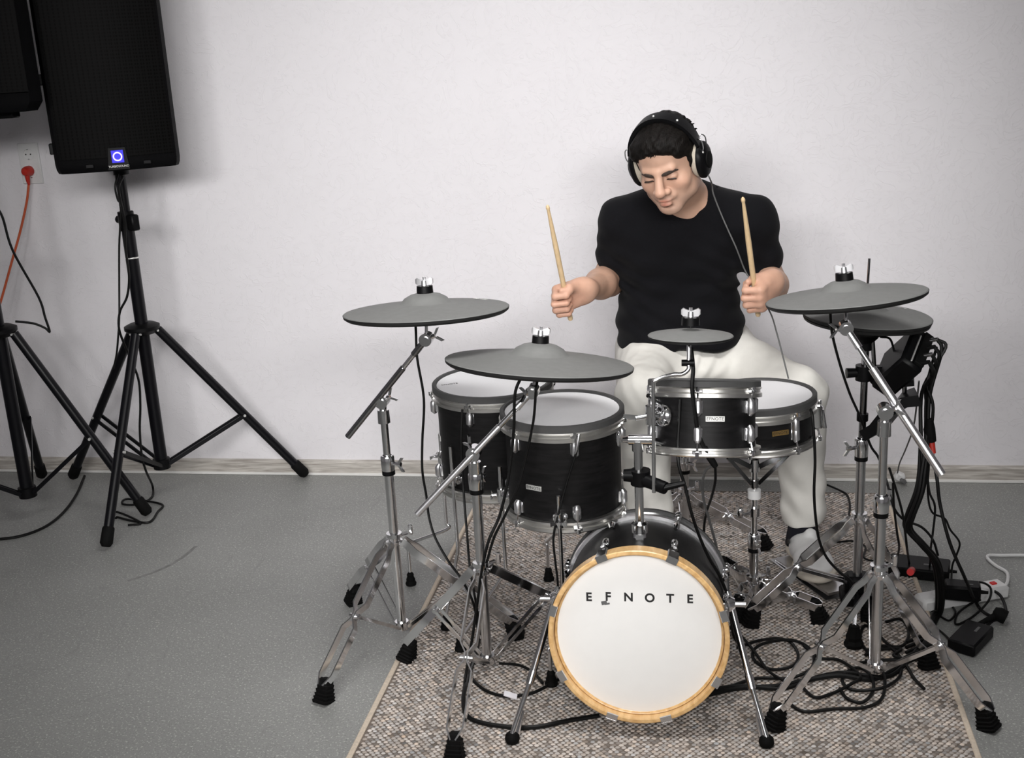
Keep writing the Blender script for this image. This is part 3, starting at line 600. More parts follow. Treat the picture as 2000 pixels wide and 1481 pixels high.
# hi-hat stand
b = V(1683, 860, 3.08); base = Vector((b.x, b.y, 0)); t = thing('hi_hat_stand', 'chrome hi-hat stand with foot pedal between the drummer and the right cymbal stand', 'hi-hat stand', (b.x, b.y, RT))
Z = lambda z: base+Vector((0, 0, z))
MB().cyl(Z(.07), Z(.49), .0128, .0128, 18).build('lower_tube', 'satin_metal', t); MB().cyl(Z(.47), Vector((hc.x, hc.y, hc.z-.08)), .0095, .0095, 16).build('upper_tube', 'dark_chrome', t)
clamp_wing(t, Z(.49), .0175, (-.9, -.3, 0), .05)
MB().cyl(Z(.565), Z(.585), .015, .015, 14).build('stop_ring', 'black_plastic', t)
rt = V(1698, 505, 3.08); MB().cyl(hc-hn*.08, rt, .0032, .0032, 8).build('pull_rod', 'dark_chrome', t)
MB().cyl(hc+hn*.03, hc+hn*.075, .010, .009, 12).build('clutch', 'chrome', t)
cz = Z(.285); mb = MB(); mb.lathe([(.013, -.018), (.020, -.016), (.022, -.006), (.016, -.004), (.016, .004), (.022, .006), (.021, .016), (.013, .018)], cz, (0, 0, 1), 20, close=True); mb.build('leg_collar', 'chrome', t)
mb = MB(); mb.box(Z(.09), (.07, .06, .055), bev=.2); mb.box(Z(.05), (.09, .08, .035), bev=.2); mb.build('pedal_housing', 'black_plastic', t)
for f in (fl(1815, 1306, RT), fl(1463, 1222, RT)):
    o = Vector((f.x-base.x, f.y-base.y, 0)).normalized(); lat = Vector((-o.y, o.x, 0))
    mid = leg(t, cz+o*.022, f, lat); brace(t, mid, Z(.10)+o*.03, lat)
f = fl(1667, 1262, RT); o = Vector((f.x-base.x, f.y-base.y, 0)).normalized(); lat = Vector((-o.y, o.x, 0))
MB().strip([Z(.06)+o*.03, Vector((f.x, f.y, .06))], .02, .01, lat).build('stabiliser', 'dark_chrome', t)
MB().lathe([(0, 0), (.024, 0), (.026, .01), (.020, .02), (.021, .03), (.016, .045), (.013, .06), (0, .062)], f, (0, 0, 1), 8).build('rubber_foot', 'rubber', t, smooth=15)
# pedal board under the shoe
PH = fl(1552, 1104, RT); toe = Vector((base.x-.035, base.y+.06, .032)); hl = Vector((PH.x-.02, PH.y+.03, .020)); dv = (toe-hl).normalized(); lat = Vector((0, 0, 1)).cross(dv).normalized()
MB().strip([hl, toe], .085, .008, dv.cross(lat)).build('footboard', 'satin_metal', t); MB().strip([hl-dv*.02-Vector((0, 0, .006)), Vector((toe.x, toe.y, .0135))], .10, .004, Vector((0, 0, 1))).build('base_plate', 'satin_metal', t)
MB().tube([toe, toe+Vector((.012, -.02, .03)), Z(.12)], .004, 6).build('chain', 'dark_chrome', t)
# snare stand
b = V(1473, 965, 3.05); base = Vector((b.x, b.y, 0)); t = thing('snare_stand', 'chrome snare stand with basket arms under the snare drum', 'snare stand', (b.x, b.y, RT))
MB().cyl(Z(.035), Z(.225), .0125, .0125, 16).build('lower_tube', 'chrome', t); MB().cyl(Z(.2), Z(.45), .009, .009, 14).build('upper_tube', 'chrome', t)
clamp_wing(t, Z(.225), .0165, (.3, -.9, 0), .04)
MB().cyl(Z(.352), Z(.376), .018, .018, 18).build('stop_ring', 'white_plastic', t)
mb = MB(); mb.cyl(Z(.300), Z(.325), .016, .017, 14); mb.cyl(Z(.31), Z(.31)+Vector((-.03, -.02, 0)), .005, .005, 8); mb.ball(Z(.312)+Vector((-.038, -.024, .004)), (.010, .006, .016)); mb.build('basket_adjuster', 'chrome', t)
MB().cyl(Z(.43), Z(.465), .014, .014, 12).build('basket_hub', 'chrome', t); MB().cyl(Z(.385), Z(.405), .013, .013, 12).build('basket_slide', 'dark_chrome', t)
for px, pY in (((1433, 898), 3.0), ((1538, 880), 3.02), ((1480, 880), 3.17)):
    e = V(*px, pY); o = Vector((e.x-base.x, e.y-base.y, 0)).normalized(); lat = Vector((-o.y, o.x, 0)); e = base+o*.145; e.z = .53
    k = Z(.445)+o*.014; MB().strip([k, k.lerp(e, .55), e], .013, .007, lat).build('basket_arm', 'dark_chrome', t)
    MB().strip([Z(.395)+o*.012, k.lerp(e, .62)-Vector((0, 0, .006))], .010, .005, lat).build('basket_link', 'dark_chrome', t)
    MB().cyl(e-Vector((0, 0, .008)), e+Vector((0, 0, .018)), .008, .008, 10).build('basket_tip', 'rubber', t)
tripod(t, base, [fl(1603, 1214, RT), fl(1440, 1212, RT), fl(1405, 1120, RT)], .105, .035, leg_top_r=.02)
# drum throne
b = V(1337, 965, 3.58); base = Vector((b.x, b.y, 0)); t = thing('drum_throne', 'chrome drum stool beneath the seated drummer, behind the bass drum', 'stool', (b.x, b.y, RT))
MB().cyl(Z(.04), Z(.27), .0145, .0145, 16).build('lower_tube', 'satin_metal', t); MB().cyl(Z(.25), Z(.43), .0115, .0115, 16).build('upper_tube', 'satin_metal', t)
clamp_wing(t, Z(.255), .0185, (.8, -.6, 0), .05)
MB().lathe([(0, .43), (.12, .43), (.168, .435), (.172, .45), (.172, .485), (.160, .50), (0, .505)], base, (0, 0, 1), 36).build('seat', 'black_plastic', t)
tf = fl(1495, 1072, RT); rr = (Vector((tf.x, tf.y, 0))-base).length; a0 = math.atan2(tf.y-base.y, tf.x-base.x)
tripod(t, base, [tf]+[base+Vector((math.cos(a0+k*2.094), math.sin(a0+k*2.094), 0))*rr for k in (1, -1)], .15, .04, leg_top_r=.02)
# ------------------------------------------------------------------ smooth solids: distance fields meshed with surface nets
class SDF:
    def __init__(s): s.p = []     # (kind, data, op, k, centre, bound radius)
    def cone(s, a, b, ra, rb=None, k=.02, op='+', flat=None):
        a = np.array(a, float); b = np.array(b, float); rb = ra if rb is None else rb
        m = (flat[1] if flat else 1); s.p.append(('cone', (a, b, ra, rb, flat), op, k, (a+b)/2, np.linalg.norm(b-a)/2+max(ra, rb)*max(1, m))); return s
    def ell(s, c, r, R=None, k=.02, op='+'):
        c = np.array(c, float); r = np.array(r, float); R = np.eye(3) if R is None else np.array(R, float)
        s.p.append(('ell', (c, r, R), op, k, c, r.max())); return s
    def box(s, c, h, R=None, rd=.01, k=.02, op='+'):
        c = np.array(c, float); h = np.array(h, float); R = np.eye(3) if R is None else np.array(R, float)
        s.p.append(('box', (c, h, R, rd), op, k, c, np.linalg.norm(h))); return s
    @staticmethod
    def prim(kind, data, P):
        if kind == 'cone':
            a, b, ra, rb, flat = data; q = P-a; ba = b-a
            if flat is not None:
                u = np.array(flat[0], float); u /= np.linalg.norm(u); f = 1/flat[1]-1
                q = q+np.outer(q@u, u)*f; ba = ba+u*(ba@u)*f
            t = np.clip(q@ba/max(ba@ba, 1e-12), 0, 1); d = np.linalg.norm(q-t[:, None]*ba, axis=1)-(ra+(rb-ra)*t)
            return d*(min(1, flat[1]) if flat is not None else 1)
        if kind == 'ell':
            c, r, R = data; q = (P-c)@R; k0 = np.linalg.norm(q/r, axis=1); k1 = np.linalg.norm(q/(r*r), axis=1)
            return np.where(k0 < 1e-6, -r.min(), k0*(k0-1)/np.maximum(k1, 1e-9))
        c, h, R, rd = data; q = np.abs((P-c)@R)-(h-rd); return np.linalg.norm(np.maximum(q, 0), axis=1)+np.minimum(q.max(1), 0)-rd
    def ev(s, P, sel=None):
        d = np.full(len(P), 1.0)
        for i, (kind, data, op, k, c, br) in enumerate(s.p):
            if sel is not None and not sel[i]: continue
            e = s.prim(kind, data, P)
            if op == '+':
                h = np.clip(.5+.5*(d-e)/k, 0, 1); d = d*(1-h)+e*h-k*h*(1-h)
            else:
                h = np.clip(.5-.5*(d+e)/k, 0, 1); d = d*(1-h)-e*h+k*h*(1-h)
        return d
    def mesh(s, h, disp=None, B=12, pad=.02):
        lo = np.min([c-br for *_, op, k, c, br in [(q[0], q[1], q[2], q[3], q[4], q[5]) for q in s.p] if op == '+'], 0)-pad
        hi = np.max([q[4]+q[5] for q in s.p if q[2] == '+'], 0)+pad
        nb = np.ceil((hi-lo)/(h*B)).astype(int); G = nb*B+1
        cen = np.array([q[4] for q in s.p]); brs = np.array([q[5] for q in s.p]); rb = h*B*.87
        vid = []; vpos = []; edges = []
        loc = np.stack(np.meshgrid(np.arange(B+1), np.arange(B+1), np.arange(B+1), indexing='ij'), -1).reshape(-1, 3)
        gid = lambda I: (I[..., 0]*(G[1]+1)+I[..., 1])*(G[2]+1)+I[..., 2]
        for bi in np.ndindex(*nb):
            o = np.array(bi)*B; bc = lo+(o+B/2)*h
            sel = np.linalg.norm(cen-bc, axis=1) < brs+rb+.045
            if not sel.any(): continue
            d0 = s.ev(bc[None], sel)[0]
            if abs(d0) > rb*1.6+.03: continue
            P = lo+(loc+o)*h; d = s.ev(P, sel)
            if disp is not None: d = d+disp(P, d)
            d = d.reshape(B+1, B+1, B+1)
            ins = d < 0
            if ins.all() or not ins.any(): continue
            # cell vertices
            acc = np.zeros((B, B, B, 3)); cnt = np.zeros((B, B, B))
            I = np.stack(np.meshgrid(np.arange(B), np.arange(B), np.arange(B), indexing='ij'), -1)
            for ax in range(3):
                for u in (0, 1):
                    for v in (0, 1):
                        of = [0, 0, 0]; oth = [q for q in range(3) if q != ax]; of[oth[0]] = u; of[oth[1]] = v
                        s0 = tuple(slice(of[q], of[q]+B) for q in range(3)); of2 = list(of); of2[ax] += 1; s1 = tuple(slice(of2[q], of2[q]+B) for q in range(3))
                        a, b = d[s0], d[s1]; cr = (a < 0) != (b < 0); tt = np.where(cr, a/np.where(cr, a-b, 1), 0)
                        pos = I+np.array(of); pos = pos.astype(float); pos[..., ax] += tt
                        acc += pos*cr[..., None]; cnt += cr
            act = cnt > 0; Ia = I[act]
            vid.append(gid(Ia+o)); vpos.append(lo+(acc[act]/cnt[act][:, None]+o)*h)
            for ax in range(3):      # edges owned by this block's lattice points
                s0 = tuple(slice(0, B) for q in range(3)); s1 = tuple(slice(1, B+1) if q == ax else slice(0, B) for q in range(3))
                a, b = d[s0] < 0, d[s1] < 0; cr = a != b; Ie = I[cr]+o; fl_ = a[cr]
                u, v = [(1, 2), (2, 0), (0, 1)][ax]; eu = np.eye(3, dtype=int)[u]; ev_ = np.eye(3, dtype=int)[v]
                ok = (Ie[:, u] > 0) & (Ie[:, v] > 0); Ie = Ie[ok]; fl_ = fl_[ok]
                q = np.stack([gid(Ie-eu-ev_), gid(Ie-ev_), gid(Ie), gid(Ie-eu)], 1); q[~fl_] = q[~fl_][:, ::-1]; edges.append(q)
        vid = np.concatenate(vid); vpos = np.concatenate(vpos); order = np.argsort(vid); vid = vid[order]; vpos = vpos[order]
        q = np.concatenate(edges); idx = np.searchsorted(vid, q); idx = np.minimum(idx, len(vid)-1); ok = (vid[idx] == q).all(1)
        return vpos, idx[ok]
def np_mesh(name, v, f, m, parent, tint=None, smooth_it=0):
    for _ in range(smooth_it):
        acc = np.zeros_like(v); n = np.zeros(len(v))
        for a in range(4):
            i, j = f[:, a], f[:, (a+1) % 4]
            np.add.at(acc, i, v[j]); np.add.at(n, i, 1); np.add.at(acc, j, v[i]); np.add.at(n, j, 1)
        v = v*.5+.5*acc/np.maximum(n, 1)[:, None]
    loc = Vector((0, 0, 0)); p = parent
    while p is not None: loc += p.location; p = p.parent
    me = bpy.data.meshes.new(name); n = len(v); co = v-np.array(loc)
    me.vertices.add(n); me.vertices.foreach_set('co', co.astype(np.float32).ravel())
    me.loops.add(f.size); me.loops.foreach_set('vertex_index', f.astype(np.int32).ravel())
    me.polygons.add(len(f)); me.polygons.foreach_set('loop_start', np.arange(0, f.size, 4, dtype=np.int32)); me.update(calc_edges=True)
    me.validate(); me.shade_smooth(); me.materials.append(MT[m])
    if tint is not None:
        ca = me.color_attributes.new('tint', 'FLOAT_COLOR', 'POINT'); t4 = np.concatenate([tint, np.ones((n, 1))], 1); ca.data.foreach_set('color', t4.astype(np.float32).ravel())
    o = bpy.data.objects.new(name, me); C.objects.link(o); o.parent = parent; return o
# ------------------------------------------------------------------ the drummer
PB = V(1335, 720, 3.62)
person = thing('person', 'drummer in a black t-shirt, headphones and light trousers, looking down while playing', 'person', (PB.x, PB.y, RT))
HS = .98; HSV = np.array((1.03, .98, .945))
Hc = V(1307, 319, 3.33)
# head frame: hx = his left, hy = forward, hz = up
HR = (Matrix.Rotation(A(-16), 3, 'Z') @ Matrix.Rotation(A(21), 3, 'X') @ Matrix.Rotation(A(-8), 3, 'Y'))
hx = HR @ Vector((1, 0, 0)); hy = HR @ Vector((0, -1, 0)); hz = HR @ Vector((0, 0, 1))
HB = np.array([hx, hy, hz]).T
def hp(x, y, z): return np.array(Hc)+HB@(HSV*np.array([x, y, z]))
body = SDF()
def hell(c, r, k=.015, op='+', rot=None):
    R = HB if rot is None else HB@np.array(rot); body.ell(hp(*c), np.array(r)*HSV, R, k, op)
shR = V(1216, 430, 3.50); shL = V(1470, 430, 3.47)        # shoulder joints (his right / his left)
nk = Vector(((shR.x+shL.x)/2, 3.50, shR.z+.055))
elR = V(1189, 548, 3.56); elL = V(1506, 560, 3.52)
haR = V(1116, 580, 3.27); haL = V(1488, 578, 3.26)       # middle of each fist
# skull and face
hell((0, -.015, .045), (.078, .097, .088)); hell((0, .030, .052), (.066, .062, .058), .03)
hell((0, .036, -.026), (.066, .054, .076), .03); hell((0, .040, -.076), (.056, .044, .038), .03); hell((0, .074, -.104), (.030, .022, .022), .025)
for s in (-1, 1):
    hell((s*.043, .058, -.028), (.024, .024, .022), .02)
    hell((s*.058, .012, -.066), (.014, .034, .028), .02)
    hell((s*.079, -.006, .0), (.009, .021, .033), .01)
body.cone(hp(-.036, .083, .024), hp(-.008, .089, .020), .011*HS, .011*HS, .012); body.cone(hp(.036, .083, .024), hp(.008, .089, .020), .011*HS, .011*HS, .012)
for s in (-1, 1):
    hell((s*.032, .103, .001), (.021, .018, .013), .010, '-')
    hell((s*.032, .080, .000), (.0155, .0145, .0125), .004)
body.cone(hp(0, .092, .016), hp(0, .118, -.032), .0095*HS, .0140*HS, .010)
hell((0, .117, -.034), (.015, .013, .012), .006)
for s in (-1, 1): hell((s*.0155, .102, -.038), (.0095, .012, .0095), .006)
for s in (-1, 1): hell((s*.006, .112, -.047), (.0042, .006, .003), .003, '-')
hell((0, .088, -.058), (.030, .014, .018), .012)
hell((0, .0985, -.0655), (.020, .0105, .0060), .005); hell((0, .0975, -.0785), (.0175, .0115, .0085), .005)
hell((0, .111, -.0718), (.017, .008, .0020), .003, '-')
for s in (-1, 1): hell((s*.0235, .096, -.0735), (.004, .005, .003), .006, '-')
hell((0, .094, -.091), (.016, .012, .004), .008, '-')
# neck, torso, arms
body.cone(hp(0, -.022, -.055), tuple(nk), .056, .066, .03)
tor = [(V(1338, 450, 3.53), .14), (V(1335, 520, 3.55), .15), (V(1335, 620, 3.60), .14), (V(1335, 680, 3.62), .15)]
pel = Vector((PB.x, 3.64, .60))
body.cone(tuple(tor[0][0]), tuple(tor[2][0]), .10, .10, .05, flat=((1, 0, 0), 1.25)); body.cone(tuple(tor[2][0]), tuple(pel), .10, .105, .05, flat=((1, 0, 0), 1.25))
for sh, el_, ha, sg in ((shR, elR, haR, -1), (shL, elL, haL, 1)):
    body.cone(tuple(nk-Vector((0, 0, .03))), tuple(sh), .05, .045, .05)
    body.cone(tuple(sh), tuple(el_), .046, .043, .03)
def hand(S, grip, g, wv, n, sd):
    """fist round the stick: grip = stick axis point, g = stick direction (index side), wv = wrist->knuckles, n = palm-out"""
    g = np.array(g, float); g /= np.linalg.norm(g); wv = np.array(wv, float); wv -= g*(wv@g); wv /= np.linalg.norm(wv)
    n = np.array(n, float); n -= g*(n@g)+wv*(n@wv); n /= np.linalg.norm(n); grip = np.array(grip, float)
    K = grip+wv*.022-n*.024             # middle of the knuckle row (inside the hand)
    Wr = K-wv*.088-n*.002
    R = np.stack([wv, n, g], 1)
    S.box(K-wv*.042, (.047, .015, .040), R, .013, .012); S.cone(Wr, K-wv*.05, .027, .030, .02, flat=(tuple(n), .72))
    S.cone(Wr+g*.018+n*.008, K-wv*.03+g*.030+n*.013, .017, .015, .015); S.cone(Wr-g*.015+n*.006, K-wv*.03-g*.030+n*.008, .015, .012, .015)
    for i, (off, sc) in enumerate(((.031, 1.0), (.0105, 1.06), (-.010, 1.0), (-.030, .86))):
        k0 = K+g*off+wv*(.004 if i in (1, 2) else -.002); r = .0098*(1 if i < 3 else .88)
        k1 = k0+wv*.012*sc+n*.036*sc+g*(.002*(1-i)); k2 = k1-wv*.030*sc+n*.010*sc; k3 = k2-wv*.014*sc-n*.016*sc
        S.cone(k0-wv*.012, k0, r*1.1, r*1.12, .012); S.cone(k0, k1, r*1.1, r, .004); S.cone(k1, k2, r, r*.93, .004); S.cone(k2, k3, r*.92, r*.85, .004)
    t0 = Wr+wv*.022+g*.030+n*.010; t1 = Wr+wv*.052+g*.043+n*.030; t2 = grip+g*.040-wv*.012+n*.010; t3 = grip+g*.046+wv*.010+n*.012
    S.cone(t0, t1, .016, .0125, .012); S.cone(t1, t2, .0125, .0105, .006); S.cone(t2, t3, .0105, .0088, .004)
    return Wr
# sticks: direction and grip
sRb = V(1113, 618, 3.27); sRt = V(1068, 396, 3.12); sLb = V(1480, 610, 3.27); sLt = V(1449, 373, 3.12)
gR = (sRt-sRb).normalized(); gL = (sLt-sLb).normalized()
gripR = sRb+gR*.055; gripL = sLb+gL*.062
wrR = hand(body, gripR, gR, (-.86, -.40, .1), (-.25, -.95, .05), 1)
wrL = hand(body, gripL, gL, (-.42, -.85, -.1), (-.9, .42, 0), -1)
for el_, wr in ((elR, wrR), (elL, wrL)):
    e = np.array(el_); m = e*.62+wr*.38
    body.cone(e, m, .045, .041, .03); body.cone(m, wr, .042, .0255, .03)
# thighs and shins inside the trousers, feet inside the shoes
hipR = Vector((PB.x-.10, 3.62, .59)); hipL = Vector((PB.x+.10, 3.62, .59))
knR = V(1256, 775, 3.21); knL = V(1560, 770, 3.36)
anR = Vector((knR.x+.012, 3.19, .13)); anL = V(1566, 1045, 3.40)
for h_, k_, a_ in ((hipR, knR, anR), (hipL, knL, anL)):
    body.cone(tuple(h_), tuple(k_), .07, .048, .03); body.cone(tuple(k_), tuple(a_), .046, .034, .03)
toeL = fl(1628, 1150, .10); toeR = Vector((anR.x, anR.y-.20, .07))
SHOE = []
for an, toe, nm in ((anL, toeL, 1), (anR, toeR, 0)):
    fw = Vector((toe.x-an.x, toe.y-an.y, 0)).normalized(); heel = an-fw*.035-Vector((0, 0, .075)); tip = heel+fw*.275; tip.z = .070
    if nm == 1: heel.z = .033; tip.z = .046
    if nm == 0: heel.z = .065; tip.z = .075
    dv = (tip-heel).normalized(); lat = Vector((0, 0, 1)).cross(dv).normalized(); SHOE.append((heel, dv, lat, dv.cross(lat), fw))
    body.cone(tuple(an), tuple(heel+dv*.06+dv.cross(lat)*.045), .030, .024, .02); body.cone(tuple(heel+dv*.06+dv.cross(lat)*.042), tuple(heel+dv*.20+dv.cross(lat)*.034), .022, .016, .02)
v, f = body.mesh(.0027)
# skin tint: lips, stubble, flushed nose and knuckles
q = (v-np.array(Hc))@HB/HSV; tint = np.ones((len(v), 3))
def blob(c, r): return np.exp(-(((q-np.array(c))/np.array(r))**2).sum(1))
def mixc(wt, col):
    global tint
    wt = np.clip(wt, 0, 1)[:, None]; tint = tint*(1-wt)+np.array(col)*wt
near = (np.abs(q) < .16).all(1)
stub = np.clip(blob((0, .075, -.095), (.055, .05, .028))*1.1+blob((.05, .04, -.085), (.03, .05, .03))+blob((-.05, .04, -.085), (.03, .05, .03))+blob((0, .1, -.056), (.03, .02, .008))*.8, 0, 1)*near
mixc(stub*.42, (.62, .68, .74))
mixc((blob((0, .108, -.066), (.020, .016, .0048))+blob((0, .105, -.0775), (.017, .016, .0055)))*near*.85, (.86, .50, .50))
mixc(blob((0, .12, -.036), (.018, .02, .014))*near*.35, (1.12, .86, .80)); mixc((blob((.045, .075, -.03), (.025, .03, .02))+blob((-.045, .075, -.03), (.025, .03, .02)))*near*.3, (1.1, .88, .82))
mixc((blob((.032, .09, .012), (.022, .025, .012))+blob((-.032, .09, .012), (.022, .025, .012)))*near*.35, (.70, .58, .55))
for gp in (gripR, gripL): mixc(np.exp(-((np.linalg.norm(v-np.array(gp), axis=1)/.07)**2))*.45, (1.12, .90, .86))
for el_ in (elR, elL): mixc(np.exp(-((np.linalg.norm(v-np.array(el_), axis=1)/.13)**2))*.6, (.74, .70, .66))  # arm shade painted into the skin colour, with some tan, fading from the elbows
bd = np_mesh('body', v, f, 'skin', person, tint, 1)
# eyes and brows
for s in (-1, 1):
    e = MB(); pts = [Vector(hp(s*(.032+dx), .0925-abs(dx)*.18-.0*dx, -.0055-.10*abs(dx)+(.0016 if abs(dx) < .01 else 0))) for dx in (-.014, -.009, -.003, .003, .009, .014)]
    e.tube(pts, [.0010, .0024, .0031, .0031, .0024, .0010], 8); plab(e.build('eye', 'eye', person), 'lowered dark eye')
    e = MB(); pts = [Vector(hp(s*a, yv, zv)) for a, yv, zv in ((.011, .0985, .0130), (.022, .0985, .0155), (.034, .0945, .018), (.044, .0865, .0185), (.052, .077, .014))]
    e.sweep(pts, [(.0035*math.cos(k*math.pi/4), .0022*math.sin(k*math.pi/4)) for k in range(8)], hz, True, [1.1, 1.5, 1.5, 1.2, .45]); plab(e.build('eyebrow', 'brow', person), 'dark eyebrow')
# hair
rs_ = np.random.default_rng(5); KV = rs_.normal(0, 1, (10, 3)); KV /= np.linalg.norm(KV, axis=1)[:, None]; KP = rs_.uniform(0, 6.28, 10)
def waves(P, freq, amp): return sum(np.sin(P@KV[i]*freq*(1+.13*i)+KP[i]) for i in range(10))*amp/5
hair = SDF(); hair.ell(hp(0, -.020, .050), np.array((.085, .103, .0925))*HS, HB, .01); hair.ell(hp(0, .040, .084), np.array((.072, .060, .044))*HS, HB, .02)
for s in (-1, 1): hair.ell(hp(s*.072, .018, .020), np.array((.011, .020, .034))*HS, HB, .012)
for s in (-1, 1): hair.ell(hp(s*.055, .036, .070), np.array((.028, .046, .034))*HS, HB, .012)
hair.ell(hp(0, .108, .016), np.array((.060, .068, .0565))*HS, HB, .012, '-')
hair.box(hp(0, .0, -.115), np.array((.2, .2, .072))*HS, HB, .01, .01, '-')
hv, hf = hair.mesh(.003, lambda P, d: waves(((P-np.array(Hc))@HB)*np.array((1, .3, .8)), 240, .0026)*np.exp(-(d/.02)**2))
np_mesh('hair', hv, hf, 'hair', person)
lock = MB()
for i in range(420):        # short locks ruffling the outline and the fringe
    a = random.uniform(-1, 1)*2.2; ph_ = random.uniform(.05, 1.45)
    if i % 3 == 0: dx = random.uniform(-.060, .060); p = Vector(hp(dx, .090-abs(dx)*.42, .079+random.uniform(-.002, .012))); dr = Vector(HB@np.array([random.uniform(-.4, .2)-.5, .5, random.uniform(-.6, -.2)]))
    else:
        e = np.array([math.sin(a)*math.cos(ph_), math.cos(a)*math.cos(ph_)*1.0, math.sin(ph_)]); 
        if e[1] > .75 and e[2] < .35: continue
        p = Vector(hp(e[0]*.083, -.02+e[1]*.101, .050+e[2]*.091)); dr = Vector(HB@(e*.6+np.array([random.uniform(-.5, .5), random.uniform(-.2, .7), random.uniform(-.2, .3)])))
    L = random.uniform(.007, .013) if i % 3 == 0 else random.uniform(.003, .007); dr.normalize(); lock.tube([p-dr*.004, p+dr*L*.5, p+dr*L+Vector((0, 0, -.002))], [.0026, .0018, .0002], 4, False)
lk = lock.build('hair_locks', 'hair', person); lk['kind'] = 'stuff'
# t-shirt
sh = SDF(); s0 = np.array
for shd, el_ in ((shR, elR), (shL, elL)):
    a = s0(shd); e = s0(el_); dd = e-a; L = np.linalg.norm(dd); dd /= L; end = a+dd*(L*.74)
    sh.cone(a, end+dd*.03, .064, .053, .03)
    sh.box(end+dd*.16, (.16, .16, .16), np.array(basis(*frame(Vector(dd)))), .003, .006, '-')
for shd in (shR, shL):
    sh.cone(tuple(nk-Vector((0, -.02, .055))), tuple(shd+Vector((0, 0, -.004))), .074, .060, .05)
    sh.cone(tuple(nk+Vector((0, .025, .0))), tuple(Vector(nk).lerp(shd, .6)+Vector((0, .015, -.01))), .052, .045, .05)
sh.cone(tuple(V(1275, 440, 3.525)), tuple(V(1402, 440, 3.515)), .100, .100, .05, flat=((0, 1, 0), .95))
sh.cone(tuple(V(1283, 490, 3.53)), tuple(V(1376, 490, 3.53)), .120, .120, .05, flat=((0, 1, 0), .95))
sh.cone(tuple(V(1290, 590, 3.57)), tuple(V(1360, 590, 3.57)), .130, .130, .06, flat=((0, 1, 0), 1.0))
sh.cone(tuple(V(1294, 650, 3.58)), tuple(V(1362, 650, 3.58)), .138, .138, .05, flat=((0, 1, 0), .98))
sh.cone(tuple(V(1294, 676, 3.56)), tuple(V(1364, 674, 3.56)), .132, .132, .04, flat=((0, 1, 0), 1.0))
sh.box((PB.x, 3.56, .478), (.5, .5, .18), None, .01, .02, '-')
sh.cone(hp(0, -.03, -.04), tuple(nk+Vector((.006, .0, -.02))), .060, .062, .008, '-')
def folds(P, d):
    z = P[:, 2]; x_ = P[:, 0]-PB.x
    band = np.exp(-((z-.86)/.10)**2)*.6+np.exp(-((z-.67)/.06)**2)*.7+.25
    return (np.sin(z*95+x_*34+np.sin(x_*19+z*11)*1.8)*.0044+np.sin(z*60-x_*52+1.3+np.sin(x_*13)*1.2)*.0038)*band+waves(P, 28, .002)
tv, tf_ = sh.mesh(.0045, folds)
np_mesh('t_shirt', tv, tf_, 'tshirt', person, None, 1)
# trousers
tr = SDF()
tr.cone(tuple(hipR+Vector((.02, .02, .03))), tuple(hipL+Vector((-.02, .02, .03))), .125, .125, .05)
tr.ell((PB.x+.0, 3.50, .60), (.16, .10, .065), None, .06)
tr.cone(tuple(hipR+Vector((-.005, -.01, .015))), tuple(knR), .102, .076, .05); tr.cone(tuple(hipL+Vector((.015, -.01, .015))), tuple(knL), .102, .078, .05)
cuR = Vector((anR.x, anR.y, .15)); cuL = V(1570, 1012, 3.405)
tr.cone(tuple(knR), tuple(cuR), .076, .066, .03); tr.cone(tuple(knL), tuple(cuL), .077, .064, .03)
for k_, c_ in ((knR, cuR), (knL, cuL)):
    dd = s0(c_-k_); dd /= np.linalg.norm(dd); tr.box(s0(c_)+dd*.10, (.12, .12, .10), np.array(basis(*frame(Vector(dd)))), .003, .005, '-')
    tr.box(s0(c_)+dd*.06, (.055, .055, .09), np.array(basis(*frame(Vector(dd)))), .05, .004, '-')
def tfolds(P, d):
    xr = np.abs(P[:, 0]-PB.x-.01); fr = np.exp(-((xr/.13)**2+((P[:, 2]-.64)/.055)**2)); lowz = np.exp(-((P[:, 2]-.2)/.12)**2)
    kn = np.exp(-((P[:, 2]-.52)/.1)**2)
    return waves(P, 34, .0034)+waves(P*np.array((1, 1, .4)), 75, .0016)+np.sin(xr*120-P[:, 2]*95+P[:, 1]*40)*.0052*fr+np.sin(P[:, 2]*62+P[:, 0]*40+np.sin(P[:, 0]*30)*1.5)*.0035*lowz+np.sin(P[:, 2]*48-P[:, 0]*60+2)*.0028*kn
tv, tf_ = tr.mesh(.005, tfolds)
np_mesh('trousers', tv, tf_, 'trousers', person, None, 1)
